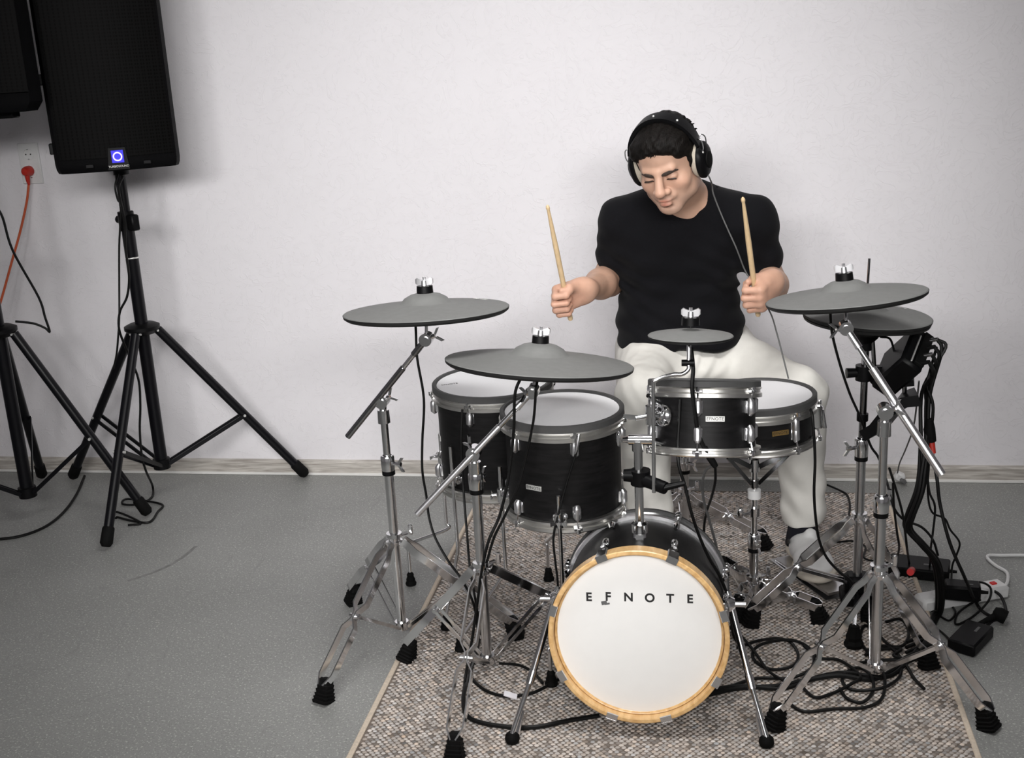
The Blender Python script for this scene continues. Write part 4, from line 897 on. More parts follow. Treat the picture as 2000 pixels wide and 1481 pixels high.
# socks and shoes
for an, cu, (heel, dv, lat, upv, fw) in ((anL, cuL, SHOE[0]), (anR, cuR, SHOE[1])):
    sk = SDF().cone(tuple(cu+Vector((0, 0, .01))), tuple(an+Vector((0, 0, -.02))), .046, .043, .02).cone(tuple(an+Vector((0, 0, -.02))), tuple(heel+dv*.085+upv*.045), .043, .030, .02)
    a_, b_ = sk.mesh(.004); np_mesh('sock', a_, b_, 'sock', person)
    R = np.array(basis(dv, lat, upv)); P0 = lambda u, l, z: s0(heel+dv*u+lat*l+upv*z)
    so = SDF(); so.ell(P0(.05, 0, .012), (.062, .046, .022), R, .02); so.ell(P0(.20, 0, .012), (.086, .060, .022), R, .03); so.box(P0(.135, 0, -.012), (.25, .1, .010), R, .002, .004, '-'); so.cone(P0(.03, 0, .01), P0(.22, 0, .01), .034, .042, .02, flat=(tuple(upv), .4))
    a_, b_ = so.mesh(.004); np_mesh('shoe_sole', a_, b_, 'shoe_sole', person)
    up_ = SDF(); up_.cone(P0(.030, 0, .030), P0(.10, 0, .030), .038, .042, .02); up_.ell(P0(.195, 0, .032), (.080, .056, .038), R, .03); up_.cone(P0(.09, 0, .036), P0(.16, 0, .034), .042, .038, .03)
    up_.cone(P0(.022, 0, .040), P0(.030, 0, .056), .034, .032, .02); up_.cone(P0(.100, .006, .050), P0(.108, .010, .082), .022, .019, .012)
    up_.cone(P0(.052, 0, .062), P0(.045, 0, .15), .036, .042, .004, '-'); up_.box(P0(.12, 0, -.03), (.3, .2, .045), R, .001, .003, '-')
    a_, b_ = up_.mesh(.0035); sho = np_mesh('shoe', a_, b_, 'shoe_white', person)
    for k in range(4): 
        u = .125+.02*k; z = .078-.004*k
        MB().tube(crom([Vector(P0(u, -.022, z-.010)), Vector(P0(u+.003, 0, z)), Vector(P0(u, .022, z-.010))], 4), .0028, 6).build('lace', 'shoe_white', sho)
    for sg in (-1, 1): MB().strip([Vector(P0(.0+.02*k, sg*(.0405+.0022*k), .016+.009*k)) for k in range(6)], .012, .004, lat).build('side_stripe', 'cable_black', sho)
# drum sticks
for b_, g_, lab in ((sRb, gR, 'drumstick held upright in the hand at the left of the picture'), (sLb, gL, 'drumstick held upright in front of the drummer\'s left shoulder')):
    L = .385; t = thing('drumstick', lab, 'drumstick', b_, 'pair of drumsticks'); st = Vector(b_)-g_*.012
    MB().tube([st, st+g_*.004, st+g_*.25, st+g_*(L-.045), st+g_*(L-.014)], [.0062, .0074, .0076, .0052, .0042], 12).build('shaft', 'stick_wood', t)
    MB().tube([st+g_*(L-.016), st+g_*(L-.010), st+g_*(L-.004), st+g_*L], [.0042, .0056, .005, .002], 12).build('tip', 'stick_wood', t)
# headphones
hpn = thing('headphones', 'black over-ear headphones with pale ear pads worn by the drummer', 'headphones', tuple(hp(0, 0, .15)))
arc = [Vector(hp(.096*math.sin(a), -.002+.004*math.cos(a), .030+.120*math.cos(a))) for a in np.linspace(-1.42, 1.42, 25)]
MB().sweep(arc, [(.0045, .021), (-.0045, .021), (-.0055, .0), (-.0045, -.021), (.0045, -.021), (.0055, 0)], hz, True).build('headband', 'black_plastic', hpn)
MB().sweep([Vector(hp(.090*math.sin(a), -.002+.004*math.cos(a), .030+.1125*math.cos(a))) for a in np.linspace(-1.0, 1.0, 17)], [(.004, .017), (-.004, .017), (-.004, -.017), (.004, -.017)], hz, True).build('headband_pad', 'rubber', hpn)
for k in (-.75, -.02, .62):
    e = Vector(hp(.1015*math.sin(k), .009, .030+.1262*math.cos(k))); MB().ball(e, .0036).build('rivet', 'badge', hpn)
for s in (-1, 1):
    ax_ = Vector(HB@np.array([s, 0.10, -.06])).normalized(); c_ = Vector(hp(s*.0740, -.004, -.002)); u_ = Vector(HB@np.array([0, -.12, 1]))
    def oval(z, r, ry=1.18): return (z, r, ry)
    def cup(rings, nm, m):
        mb = MB(); x_, y_, d_ = frame(ax_, u_); k = 28; vs = []; fs = []
        for z, r in rings: vs += [c_+d_*z+x_*(r*1.22*math.cos(2*math.pi*j/k))+y_*(r*math.sin(2*math.pi*j/k)) for j in range(k)]
        for i in range(len(rings)-1): fs += [(i*k+j, i*k+(j+1) % k, (i+1)*k+(j+1) % k, (i+1)*k+j) for j in range(k)]
        fs += [tuple(range(k)), tuple((len(rings)-1)*k+j for j in range(k))]; mb.add(vs, fs); return mb.build(nm, m, hpn)
    cup([(.0, .030), (.002, .037), (.010, .040), (.018, .038), (.019, .034)], 'ear_pad', 'earpad')
    ec = cup([(.016, .038), (.018, .0425), (.026, .042), (.033, .036), (.038, .026), (.040, .012)], 'ear_cup', 'black_plastic')
    cup([(.037, .020), (.042, .019), (.044, .014)], 'cup_cap', 'rubber')
    yk = [Vector(hp(s*.093, .004, .052)), Vector(hp(s*.100, .008, .066)), Vector(hp(s*.109, .012, .062)), Vector(hp(s*.111, .016, .042)), Vector(hp(s*.106, .018, .026))]
    MB().tube(crom(yk, 5), .0017, 8).build('yoke_wire', 'satin_metal', hpn)
    yk = [Vector(hp(s*.093, -.008, .052)), Vector(hp(s*.100, -.020, .066)), Vector(hp(s*.108, -.026, .055)), Vector(hp(s*.105, -.03, .03))]
    MB().tube(crom(yk, 5), .0017, 8).build('yoke_wire', 'satin_metal', hpn)
    MB().ball(Vector(hp(s*.107, .017, .028)), .0035).build('rivet', 'badge', hpn)
# ------------------------------------------------------------------ loudspeakers on tripods
def speaker_stand(label, cx, cy, feet, z_low, z_col, z_top, wing_side, knob_z):
    t = thing('speaker_stand', label, 'speaker stand', (cx, cy, 0), 'black tripod speaker stands'); b = Vector((cx, cy, 0)); Z = lambda z: b+Vector((0, 0, z))
    MB().cyl(Z(z_low), Z(knob_z), .0225, .0225, 20).build('lower_tube', 'stand_black', t); MB().cyl(Z(knob_z-.05), Z(z_top), .0175, .0175, 18).build('upper_tube', 'stand_black', t)
    mb = MB(); mb.cyl(Z(knob_z-.035), Z(knob_z+.03), .028, .027, 18); cl = mb.build('height_clamp', 'black_plastic', t)
    s = Vector(wing_side); s.normalize(); mb = MB(); mb.box(Z(knob_z-.006)+s*.038, (.04, .03, .055), basis(s, Vector((0, 0, 1)).cross(s), Vector((0, 0, 1)))); mb.build('lock_lever', 'black_plastic', cl)
    MB().cyl(Z(knob_z-.0)-s*.02, Z(knob_z)-s*.05, .013, .014, 12).build('knob', 'black_plastic', cl)
    MB().lathe([(.0225, -.022), (.045, -.020), (.062, -.004), (.062, .008), (.045, .016), (.0225, .018)], Z(z_col), (0, 0, 1), 24, close=True).build('leg_hub', 'black_plastic', t)
    MB().cyl(Z(z_col-.008)-s*.05, Z(z_col-.008)-s*.085, .010, .011, 10).build('hub_knob', 'black_plastic', t)
    MB().lathe([(.0225, -.02), (.031, -.018), (.031, .018), (.0225, .02)], Z(z_low+.02), (0, 0, 1), 18, close=True).build('lower_collar', 'black_plastic', t)
    for f in feet:
        f = Vector((f[0], f[1], 0)); o = (f-b); o.z = 0; o.normalize(); top = Z(z_col-.012)+o*.052; end = f+Vector((0, 0, .026)); dv = (end-top).normalized(); lat = Vector((-o.y, o.x, 0))
        MB().cyl(top, end, .0165, .0165, 16).build('leg', 'stand_black', t)
        MB().tube([end-dv*.055, end-dv*.05, end+dv*.0, end+dv*.012], [.018, .0205, .0215, .014], 16).build('rubber_foot', 'rubber', t)
        j = top.lerp(end, .575)
        for sg in (-1, 1): MB().strip([j+lat*sg*.018, Z(z_low+.02)+o*.028+lat*sg*.016], .014, .005, lat).build('brace', 'stand_black', t)
        MB().cyl(j-lat*.023, j+lat*.023, .005, .005, 8).build('rivet', 'badge', t); MB().cyl(top-lat*.022, top+lat*.022, .0042, .0042, 8).build('rivet', 'badge', t)
    return t
sx, sy = V(316, 905, 3.80).x, 3.80
st1 = speaker_stand('black tripod speaker stand under the loudspeaker with the blue light', sx, sy, [fl(210, 1075), (V(593, 918, 4.035).x, 4.035), (fl(152, 935).x, 3.985)], .13, .665, 1.26, (.85, -.5, 0), 1.05)
MB().lathe([(.0229, -.001), (.0235, 0), (.0235, .003), (.0229, .004)], Vector((sx, sy, .917)), (0, 0, 1), 20, close=True).build('height_mark', 'badge', st1)
def speaker(label, c, yawd, W_, D_, H_, group='black loudspeakers', logo=True, chamfer=.06, plain=False):
    """c = centre of the underside; front faces along -Y turned by yaw"""
    t = thing('loudspeaker', label, 'loudspeaker', c, group); R = Matrix.Rotation(A(yawd), 3, 'Z'); c = Vector(c)
    P = lambda x, y, z: c+R @ Vector((x, y, z))
    # plan outline: curved front, tapering to the back
    pl = []; n = 10
    for i in range(n+1): u = -1+2*i/n; pl.append((u*W_/2*.94, -D_/2-.028*(1-u*u)))
    pl += [(W_/2, -D_/2+.03), (W_/2, -D_/2+.10), (W_*.36, D_/2-.02), (W_*.33, D_/2), (-W_*.33, D_/2), (-W_*.36, D_/2-.02), (-W_/2, -D_/2+.10), (-W_/2, -D_/2+.03)]
    mb = MB(); k = len(pl); lv = ((0, .965), (.012, .99), (.03, 1), (H_-.03, 1), (H_-.012, .99), (H_, .965)); vs = []
    for z, s in lv: vs += [P(x*s, y*s, z) for x, y in pl]
    fs = [(i*k+j, i*k+(j+1) % k, (i+1)*k+(j+1) % k, (i+1)*k+j) for i in range(len(lv)-1) for j in range(k)]+[tuple(range(k)), tuple((len(lv)-1)*k+j for j in range(k))]
    mb.add(vs, fs); mb.build('cabinet', 'speaker_plastic', t, smooth=30)
    mb = MB(); gv = []; gf = []; m = 16
    for i in range(m+1):
        u = -1+2*i/m; x = u*W_/2*.90; y = -D_/2-.028*(1-(u*.96)**2)-.004
        for q in (0, 1):
            gv += [P(x, y+(.010 if q else 0), z) for z in (.045, H_-.045)]
    for i in range(m): a = i*4; b_ = (i+1)*4; gf += [(a, b_, b_+1, a+1), (a+2, a+3, b_+3, b_+2), (a, a+2, b_+2, b_), (a+1, b_+1, b_+3, a+3)]
    gf += [(0, 1, 3, 2), (m*4, m*4+2, m*4+3, m*4+1)]; mb.add(gv, gf); mb.build('grille', 'speaker_grille', t)
    MB().cyl(P(0, .0, -.03), P(0, 0, .01), .026, .026, 18).build('pole_socket', 'black_plastic', t)
    if logo:
        y0 = -D_/2-.034; mb = MB(); mb.hull([P(x, y, z) for x, z in ((-.034, .005), (.034, .005), (.026, .075), (-.026, .075)) for y in (y0, y0+.02)]); pl_ = mb.build('logo_plate', 'black_plastic', t)
        fx = R @ Vector((1, 0, 0)); fy = R @ Vector((0, -1, 0)); q = P(0, y0-.0005, .047)
        MB().box(q, (.038, .004, .040), R, .2).build('light_window', 'led_blue', pl_)
        MB().lathe([(.0105, .0), (.0105, .004), (.0150, .004), (.0150, 0)], q, fy, 28, close=True).build('light_ring', 'led_ring', pl_)
        nb = MB().box(P(0, y0-.0005, .0155), (.048, .003, .010), R, .2).build('name_bar', 'black_plastic', pl_); text_mesh('lettering', 'TURBOSOUND', .0095, P(0, y0-.0024, .0155), fx, (0, 0, 1), 'badge', nb, 1.0, .0003)
    for sg in ((-1,) if not plain else ()):
        for z in (.08, .30): MB().box(P(sg*(W_/2+.004), -D_/2+.06, z), (.016, .03, .035), R).build('side_knob', 'black_plastic', t)
    if logo:
        for x in (-.09, .09): MB().box(P(x, -D_/2-.026, .022), (.024, .010, .012), R).build('grille_clip', 'black_plastic', t)
    return t
fc = V(236, 333, 3.635); speaker('black loudspeaker with a glowing blue ring badge on its tripod', (sx+.005, sy-.0, fc.z), 27, .395, .34, .68)
# second speaker, cut off by the left edge of the picture
s2x, s2y = V(55, 968, 3.58).x, 3.58
speaker_stand('black tripod speaker stand cut off by the left edge of the picture', s2x, s2y, [fl(288, 1012), (V(80, 918, 3.99).x, 3.99), (s2x-.32, s2y-.36)], .10, .715, 1.36, (.85, -.5, 0), 1.0)
e2 = V(56, 190, 3.44); e2b = V(30, 219, 3.44)
t = thing('loudspeaker', 'black loudspeaker partly outside the left edge of the picture', 'loudspeaker', (s2x, s2y, e2b.z), 'black loudspeakers')
mb = MB(); zb = e2b.z; pl = [(s2x-.36, s2y-.30), (s2x-.05, s2y-.26), (e2.x, 3.44), (e2.x+.01, 3.50), (s2x+.06, s2y+.22), (s2x-.22, s2y+.16)]; cc = Vector((sum(p[0] for p in pl)/6, sum(p[1] for p in pl)/6, 0))
def ring(z, s): return [(cc.x+(p[0]-cc.x)*s, cc.y+(p[1]-cc.y)*s, z) for p in pl]
mb.hull(ring(zb, .93)+ring(zb+.028, 1)+ring(zb+.6, 1)+ring(zb+.63, .95)); mb.build('cabinet', 'speaker_plastic', t)
gp = [Vector((pl[0][0], pl[0][1], 0)), Vector((pl[1][0], pl[1][1], 0)), Vector((pl[2][0], pl[2][1], 0))]
mb = MB(); off = Vector((.01, -.012, 0)); mb.hull([p+off*k+Vector((0, 0, z)) for p in gp for k in (0, 1) for z in (zb+.06, zb+.57)]); mb.build('grille', 'speaker_grille', t)
MB().box(V(15, 224, 3.5)+Vector((0, 0, .004)), (.06, .05, .03)).build('pole_socket', 'black_plastic', t)
# ------------------------------------------------------------------ wall socket, plug, cords on the left
so = thing('wall_socket', 'white double wall socket behind the loudspeakers', 'socket', V(61, 319, WY)+Vector((0, -.0, 0)))
sc = V(61, 319, WY); MB().box(sc+Vector((0, -.005, 0)), (.082, .010, .150), bev=.25).build('cover_plate', 'white_plastic', so)
for k, z in ((0, .034), (1, -.034)):
    q = sc+Vector((0, -.0105, z)); rg = MB().lathe([(.0, -.004), (.017, -.004), (.0195, .0015), (.0225, .0015), (.0225, -.004)], q, (0, -1, 0), 24).build('socket_well', 'white_plastic', so)
    for dx in (-.0095, .0095): MB().cyl(q+Vector((dx, -.001, 0)), q+Vector((dx, .003, 0)), .0026, .0026, 8).build('pin_hole', 'ink', rg)
    for dz in (-.018, .018): MB().box(q+Vector((0, -.0015, dz)), (.006, .003, .004)).build('earth_clip', 'satin_metal', rg)
pq = V(61, 333, WY)+Vector((0, -.012, 0))
pg = thing('mains_lead', 'orange-red power cord hanging from its round red plug in the wall socket', 'power cord', pq); MB().lathe([(0, .036), (.012, .035), (.017, .028), (.0195, .012), (.0195, 0), (0, 0)], pq, (0, -1, 0), 20).build('plug_body', 'red_plug', pg)
MB().tube([pq+Vector((0, -.02, -.012)), pq+Vector((.001, -.022, -.036)), pq+Vector((.001, -.020, -.05))], [.010, .007, .0045], 10).build('strain_relief', 'red_plug', pg)
def absorb(root, o, part):       # make a finished object a part of another thing
    if o.type == 'EMPTY':
        for ch in list(o.children): ch.data.transform(Matrix.Translation(o.location-root.location)); ch.parent = root
        bpy.data.objects.remove(o); return
    o.data.transform(Matrix.Translation(-root.location)); o.parent = root; o.name = part
    for k in ('label', 'category', 'group'):
        if k in o: del o[k]
def cable(label, pts, r, m='cable_black', n=6, cat='cable', group=None, name='cable', seg=7):
    mb = MB().tube(crom(pts, n), r, seg); o = mb.build(name, m, None); return tag(o, label, cat, group)
absorb(pg, cable('orange-red power cord hanging down the wall from the red plug', [pq+Vector((.001, -.020, -.045)), V(52, 395, 4.06), V(40, 450, 4.03), V(22, 515, 4.0), V(4, 580, 3.97), V(-20, 660, 3.95), V(-50, 790, 3.93), fl(-60, 930, .03), fl(-90, 955, .006), fl(-190, 965, .006)], .0046, 'orange_cable'), 'cord')
cable('black cord looping out from the cut-off loudspeaker stand', [V(-18, 226, 3.56), V(-22, 300, 3.54), V(-14, 385, 3.54), V(5, 425, 3.55), V(25, 490, 3.56), V(75, 580, 3.6), V(88, 620, 3.6), V(97, 648, 3.6), V(88, 641, 3.6), V(65, 632, 3.59), V(30, 628, 3.57)], .0042)
cable('black cord running along the floor from the left tripod to the picture edge', [fl(165, 930, .006), fl(150, 965, .006), fl(125, 1000, .006), fl(90, 1028, .006), fl(45, 1046, .006), fl(0, 1053, .006), fl(-60, 1055, .006)], .005)
cable('black cord hanging beside the loudspeaker tripod', [V(231, 340, 3.77), V(225, 365, 3.74), V(230, 390, 3.75), V(236, 405, 3.75), V(233, 480, 3.76), V(233, 560, 3.76), V(233, 620, 3.74), V(231, 655, 3.73), V(228, 690, 3.74), V(222, 720, 3.77)], .0036)
cable('second black cord winding down the loudspeaker tripod to the floor', [V(240, 345, 3.76), V(232, 370, 3.74), V(243, 430, 3.74), V(246, 490, 3.74), V(252, 540, 3.73), V(248, 580, 3.73), V(234, 610, 3.73), V(233, 645, 3.72), V(250, 690, 3.75), V(270, 740, 3.75), V(274, 790, 3.74), V(273, 840, 3.73), V(277, 890, 3.70), V(285, 920, 3.68), fl(298, 950, .02), fl(296, 972, .006), fl(270, 985, .006), fl(240, 985, .006), fl(250, 975, .006), fl(315, 985, .006), fl(308, 1000, .006), fl(292, 1020, .006), fl(260, 1018, .006), fl(228, 1010, .006)], .0042)
cable('short black cord end lying by the loudspeaker tripod foot', [fl(228, 1012, .006), fl(208, 1010, .006), fl(222, 1000, .006), fl(245, 1006, .006), fl(275, 1022, .006), fl(250, 1026, .006)], .004)
# ------------------------------------------------------------------ drum module on the hi-hat stand
b = V(1683, 860, 3.08); mc = V(1762, 708, 3.06)
md = thing('drum_module', 'black drum sound module clamped to the hi-hat stand', 'sound module', mc)
xd = (V(1800, 668, 3.0)-V(1722, 738, 3.08)).normalized(); yd = Vector((.25, .9, .25)); yd = (yd-xd*yd.dot(xd)).normalized(); zd = xd.cross(yd); R = basis(xd, yd, zd)
MB().box(mc, (.135, .15, .062), R, .12).build('casing', 'black_plastic', md)
MB().box(mc+xd*.068+zd*.006-yd*.01, (.006, .11, .004), R).build('label_strip', 'badge', md); MB().box(mc+xd*.071-zd*.014, (.01, .13, .026), R).build('socket_panel', 'rubber', md)
for k in range(4): q = mc+xd*.072-zd*.018+yd*(-.055+.033*k); MB().cyl(q, q+xd*.02-zd*.012, .0058, .0052, 10).build('jack_plug', 'satin_metal' if k % 2 else 'rubber', md)
mm = thing('module_mount', 'black clamp and arm holding the sound module', 'mount', V(1690, 725, 3.08))
mb = MB(); q = Vector((b.x, b.y, V(1688, 728, 3.08).z)); mb.cyl(q-Vector((0, 0, .02)), q+Vector((0, 0, .02)), .022, .022, 16); mb.cyl(q+Vector((-.045, -.005, 0)), q+Vector((-.01, 0, 0)), .014, .012, 10); mb.build('clamp', 'black_plastic', mm)
MB().box(q+Vector((.055, -.005, -.005)), (.08, .035, .05), bev=.2).build('clamp_block', 'black_plastic', mm)
MB().cyl(q+Vector((.03, 0, -.03)), V(1704, 660, 3.07), .0055, .0055, 10).build('rod', 'dark_chrome', mm)
a1, a2, a3 = V(1785, 778, 3.04), V(1740, 800, 3.04), V(1695, 845, 3.05)
MB().strip([V(1792, 775, 3.03), V(1768, 780, 3.03), V(1742, 802, 3.04), V(1715, 835, 3.05), V(1692, 848, 3.06)], .07, .03, (.3, 0, 1)).build('arm', 'black_plastic', mm)
MB().strip([V(1785, 742, 3.05), V(1730, 748, 3.06)], .06, .016, (0, 0, 1)).build('tray', 'black_plastic', mm); MB().cyl(V(1767, 745, 3.04), V(1766, 785, 3.04), .006, .006, 8).build('tray_post', 'dark_chrome', mm)
# ------------------------------------------------------------------ signal cables at the right
J = [mc+xd*.09-zd*.03+yd*(-.055+.033*k) for k in range(4)]
bun = 'black cables hanging in a bundle from the drum module'
def bundle(k, off): 
    o = Vector(off); P = [J[k % 4], J[k % 4]+Vector((.01, -.006, -.03)), V(1800+4*k, 770, 3.04)+o, V(1799+3*k, 860, 3.02)+o, V(1802, 925, 3.0)+o, V(1795, 965, 2.99)+o, V(1778, 1010, 2.99)+o, V(1774, 1035, 3.0)+o, V(1800, 1065, 3.0)+o, V(1828, 1100, 3.02)+o, V(1836, 1150, 3.04)+o]
    P.append(fl(1834, 1195, .012)+o*.8); P += [fl(1822, 1225-6*k, .012), fl(1805, 1240+8*k, .014), fl(1770, 1255+10*k, .014)]; return P
for k, o in enumerate(((0, 0, 0), (.009, .004, 0), (-.008, .006, .004), (.004, -.008, 0), (-.004, -.009, .003))):
    cable(('middle', 'rightmost', 'leftmost', 'front', 'nearest')[k]+' strand of the black cable bundle below the drum module', bundle(k, o), .0050, group='cable bundle of the drum module')
pl = thing('adapter_cable', 'black cable with a red-banded connector hanging beside the module', 'cable', V(1816, 840, 3.02))
MB().tube([V(1816, 818, 3.02), V(1815, 838, 3.02), V(1818, 862, 3.02)], [.008, .015, .014], 12).build('plug_body', 'rubber', pl); MB().tube([V(1818, 860, 3.02), V(1822, 886, 3.01)], [.0095, .008], 12).build('red_band', 'red_plug', pl)
absorb(pl, cable('black cable dropping from the module towards the red-banded plug', [J[3], J[3]+Vector((.02, -.004, -.02)), V(1812, 740, 3.03), V(1822, 790, 3.02), V(1820, 830, 3.02), V(1817, 850, 3.02)], .0042), 'cord')
absorb(pl, cable('thin black cable beside the red-banded plug', [J[2]+Vector((.004, 0, 0)), V(1808, 760, 3.05), V(1811, 800, 3.04), V(1812, 850, 3.02)], .0036), 'cord')
absorb(pl, cable('black cable falling from the red-banded plug to the black power adapter', [V(1821, 884, 3.01), V(1830, 935, 2.98), V(1836, 985, 2.97), V(1855, 1060, 2.95), V(1885, 1130, 2.96), fl(1905, 1175, .04), fl(1920, 1195, .012), fl(1938, 1205, .008)], .0045), 'cord')
cable('thin kinked black cable hanging to the power strip', [V(1815, 900, 3.05), V(1812, 960, 3.05), V(1820, 1000, 3.05), V(1845, 1013, 3.05), V(1856, 1035, 3.06), V(1874, 1060, 3.08), V(1868, 1085, 3.09), V(1860, 1105, 3.1), fl(1858, 1135, .05)], .0028)
cable('thin black cable with a tied loop below the module', [V(1810, 910, 3.04), V(1815, 960, 3.03), V(1826, 990, 3.03), V(1822, 1040, 3.03), V(1818, 1070, 3.05), fl(1815, 1110, .02), fl(1800, 1130, .012)], .003)
wp = thing('small_adapter', 'small white plug adapter on a thin grey cable in front of the baseboard', 'adapter', V(1757, 937, 4.055)); MB().box(V(1757, 931, 4.055), (.034, .03, .03), rotm((.2, .9, .1), .5), .2).build('casing', 'white_plastic', wp); MB().box(V(1764, 940, 4.035), (.022, .02, .012), rotm((.2, .9, .1), .5), .2).build('pin_side', 'cable_grey', wp)
absorb(wp, cable('thin grey cable hanging beside the right boom stand to the white plug', [V(1795, 745, 3.05), V(1785, 830, 3.4), V(1770, 875, 3.7), V(1757, 905, 3.93), V(1753, 924, 4.04)], .0025, 'cable_grey'), 'cord')
cable('black cable hanging from the right crash to the hi-hat stand', [CR[0]+Vector((-.03, -.01, -.012)), V(1622, 605, 2.82), V(1625, 650, 2.84), V(1640, 710, 2.9), V(1660, 770, 2.97), V(1680, 815, 3.02), V(1700, 870, 3.05), V(1716, 895, 3.06), V(1733, 945, 3.04), V(1745, 990, 3.02), V(1765, 1015, 3.02), V(1800, 1030, 3.02), V(1822, 1055, 3.03), V(1832, 1085, 3.04)], .0034)
cable('black cable rising behind the hi-hat to the module', [hc+Vector((.03, -.05, -.045)), V(1738, 662, 3.06), V(1746, 685, 3.08), mc+zd*.02], .003)
cable('black cable looping from the right stand down behind the rug edge', [V(1737, 915, 2.78), V(1748, 950, 2.85), V(1762, 1000, 2.9), V(1768, 1040, 2.95), V(1772, 1075, 3.0), fl(1776, 1100, .03), fl(1780, 1120, .012)], .0032)
cable('black cable hanging between the rug edge and the right stand', [V(1744, 945, 2.8), V(1746, 990, 2.83), V(1752, 1040, 2.88), V(1756, 1070, 2.95), fl(1750, 1090, .015), fl(1735, 1096, .012)], .003)
# ------------------------------------------------------------------ things on the floor at the right
ps = thing('power_strip', 'white power strip with a red switch on the floor at right', 'power strip', fl(1880, 1170, 0))
p0, p1 = fl(1800, 1178, .02), fl(1955, 1150, .02); xd2 = (p1-p0).normalized(); R = basis(xd2, Vector((0, 0, 1)).cross(xd2), Vector((0, 0, 1))); pc = (p0+p1)/2
MB().box(pc, ((p1-p0).length+.02, .058, .040), R, .2).build('casing', 'white_plastic', ps)
for k in range(4): q = pc+xd2*(-.075+.045*k)+Vector((0, 0, .0201)); MB().lathe([(0, -.003), (.015, -.003), (.0175, .0008), (.0195, .0008), (.0195, -.002)], q, (0, 0, 1), 20).build('socket_well', 'white_plastic', ps)
MB().box(pc+xd2*.10+Vector((0, 0, .021)), (.016, .014, .006), R).build('switch', 'red_mark', ps)
absorb(ps, cable('white mains cord of the power strip bending to the picture edge', [p1+xd2*.01, fl(1968, 1135, .02), fl(1966, 1118, .01), fl(1945, 1105, .008), fl(1930, 1092, .008), fl(1932, 1085, .008), fl(1960, 1085, .008), fl(2010, 1085, .008), fl(2200, 1090, .006), fl(2700, 1110, .006), Vector((XR-.02, 3.6, .006))], .0050, 'white_plastic'), 'cord')
def adapter(label, px, size, ang, z=0.0, name='power_adapter', parts=True):
    q = fl(*px, z=z); t = thing(name, label, 'adapter', q); R = rotm((0, 0, 1), A(ang)); MB().box(q+Vector((0, 0, size[2]/2)), size, R, .14).build('casing', 'black_plastic', t)
    MB().box(q+R @ Vector((size[0]*.18, -size[1]*.1, size[2]+.0003)), (size[0]*.22, size[1]*.10, .001), R).build('label_sticker', 'cable_grey', t)
    e = q+R @ Vector((size[0]/2, 0, size[2]*.5)); MB().cyl(e, e+R @ Vector((.02, 0, 0)), .006, .0045, 8).build('strain_relief', 'rubber', t)
    return t
la = adapter('black laptop-style power adapter lying at the far right beside the rug', (1895, 1258), (.135, .072, .034), 58)
ba = adapter('black block adapter plugged into the white power strip', (1878, 1168), (.095, .055, .045), -8, .0405)
ad2 = adapter('black stage box with a red knob behind the right stand', (1795, 1120), (.17, .10, .035), -12, 0, 'stage_box')
MB().cyl(V(1781, 1114, 3.14), V(1778, 1118, 3.10), .010, .010, 12).build('knob', 'red_mark', ad2)
pk = thing('cable_plug', 'black round mains plug lying beyond the power adapter', 'connector', fl(1970, 1205, .02)); q = fl(1965, 1207, .020); MB().lathe([(0, 0), (.019, 0), (.020, .02), (.014, .034), (0, .036)], q, (-.8, .3, .3), 18).build('plug_body', 'rubber', pk); MB().cyl(q+Vector((-.02, .008, .006)), q+Vector((-.075, -.03, -.006)), .009, .006, 10).build('plug_neck', 'rubber', pk); absorb(la, pk, '')
fz = .006
absorb(ba, cable('black cord from the adapter on the power strip to the round plug', [fl(1900, 1160, .03), fl(1925, 1150, .03), fl(1950, 1160, .03), fl(1962, 1180, .02), fl(1966, 1198, .02)], .0042), 'cord')
cable('black cord curling over the power strip', [fl(1895, 1140, .05), fl(1918, 1138, .06), fl(1935, 1150, .05), fl(1930, 1175, .03), fl(1900, 1205, fz), fl(1868, 1220, fz), fl(1870, 1200, fz), fl(1895, 1180, .01), fl(1915, 1172, .03)], .0032)
cable('thin black cord looping in front of the power strip', [fl(1815, 1182, fz), fl(1850, 1180, fz), fl(1866, 1195, fz), fl(1855, 1212, fz), fl(1838, 1205, fz), fl(1825, 1195, fz), fl(1810, 1190, fz)], .0030)
absorb(la, cable('thin black cord leading into the laptop-style adapter', [fl(1815, 1222, RT+.004), fl(1835, 1232, fz), fl(1850, 1245, fz), fl(1862, 1258, fz)], .0030), 'cord')
absorb(la, cable('black cord leaving the laptop-style adapter towards the round plug', [fl(1912, 1238, .02), fl(1928, 1222, .012), fl(1940, 1212, .012), fl(1952, 1210, .015)], .005), 'cord')
# coils on the rug
rz = RT+.005
def rc(label, pts, r=.0042, g='black cables coiled on the rug'): return cable(label, [fl(x, y, rz+dz) for x, y, dz in [(*p, 0) if len(p) == 2 else p for p in pts]], r, group=g)
rc('black cable forming the large oval loop beside the right bass drum leg', [(1440, 1265), (1490, 1250), (1535, 1250), (1558, 1275), (1550, 1300, .006), (1510, 1308), (1478, 1295), (1470, 1275), (1490, 1258, .006), (1540, 1250, .006), (1575, 1262), (1590, 1285), (1580, 1310, .006), (1540, 1325), (1480, 1325), (1430, 1340), (1390, 1355)])
rc('thick black cable sweeping from under the bass drum to the right stand', [(1380, 1358), (1440, 1345), (1520, 1340), (1580, 1328), (1640, 1320, .006), (1700, 1328), (1740, 1312), (1770, 1285), (1800, 1272)], .0062)
rc('second thick black cable running beside the sweeping one to the right stand', [(1385, 1348), (1450, 1340), (1530, 1345), (1600, 1322), (1650, 1314), (1695, 1320, .006), (1735, 1322), (1768, 1298), (1790, 1270)], .0055)
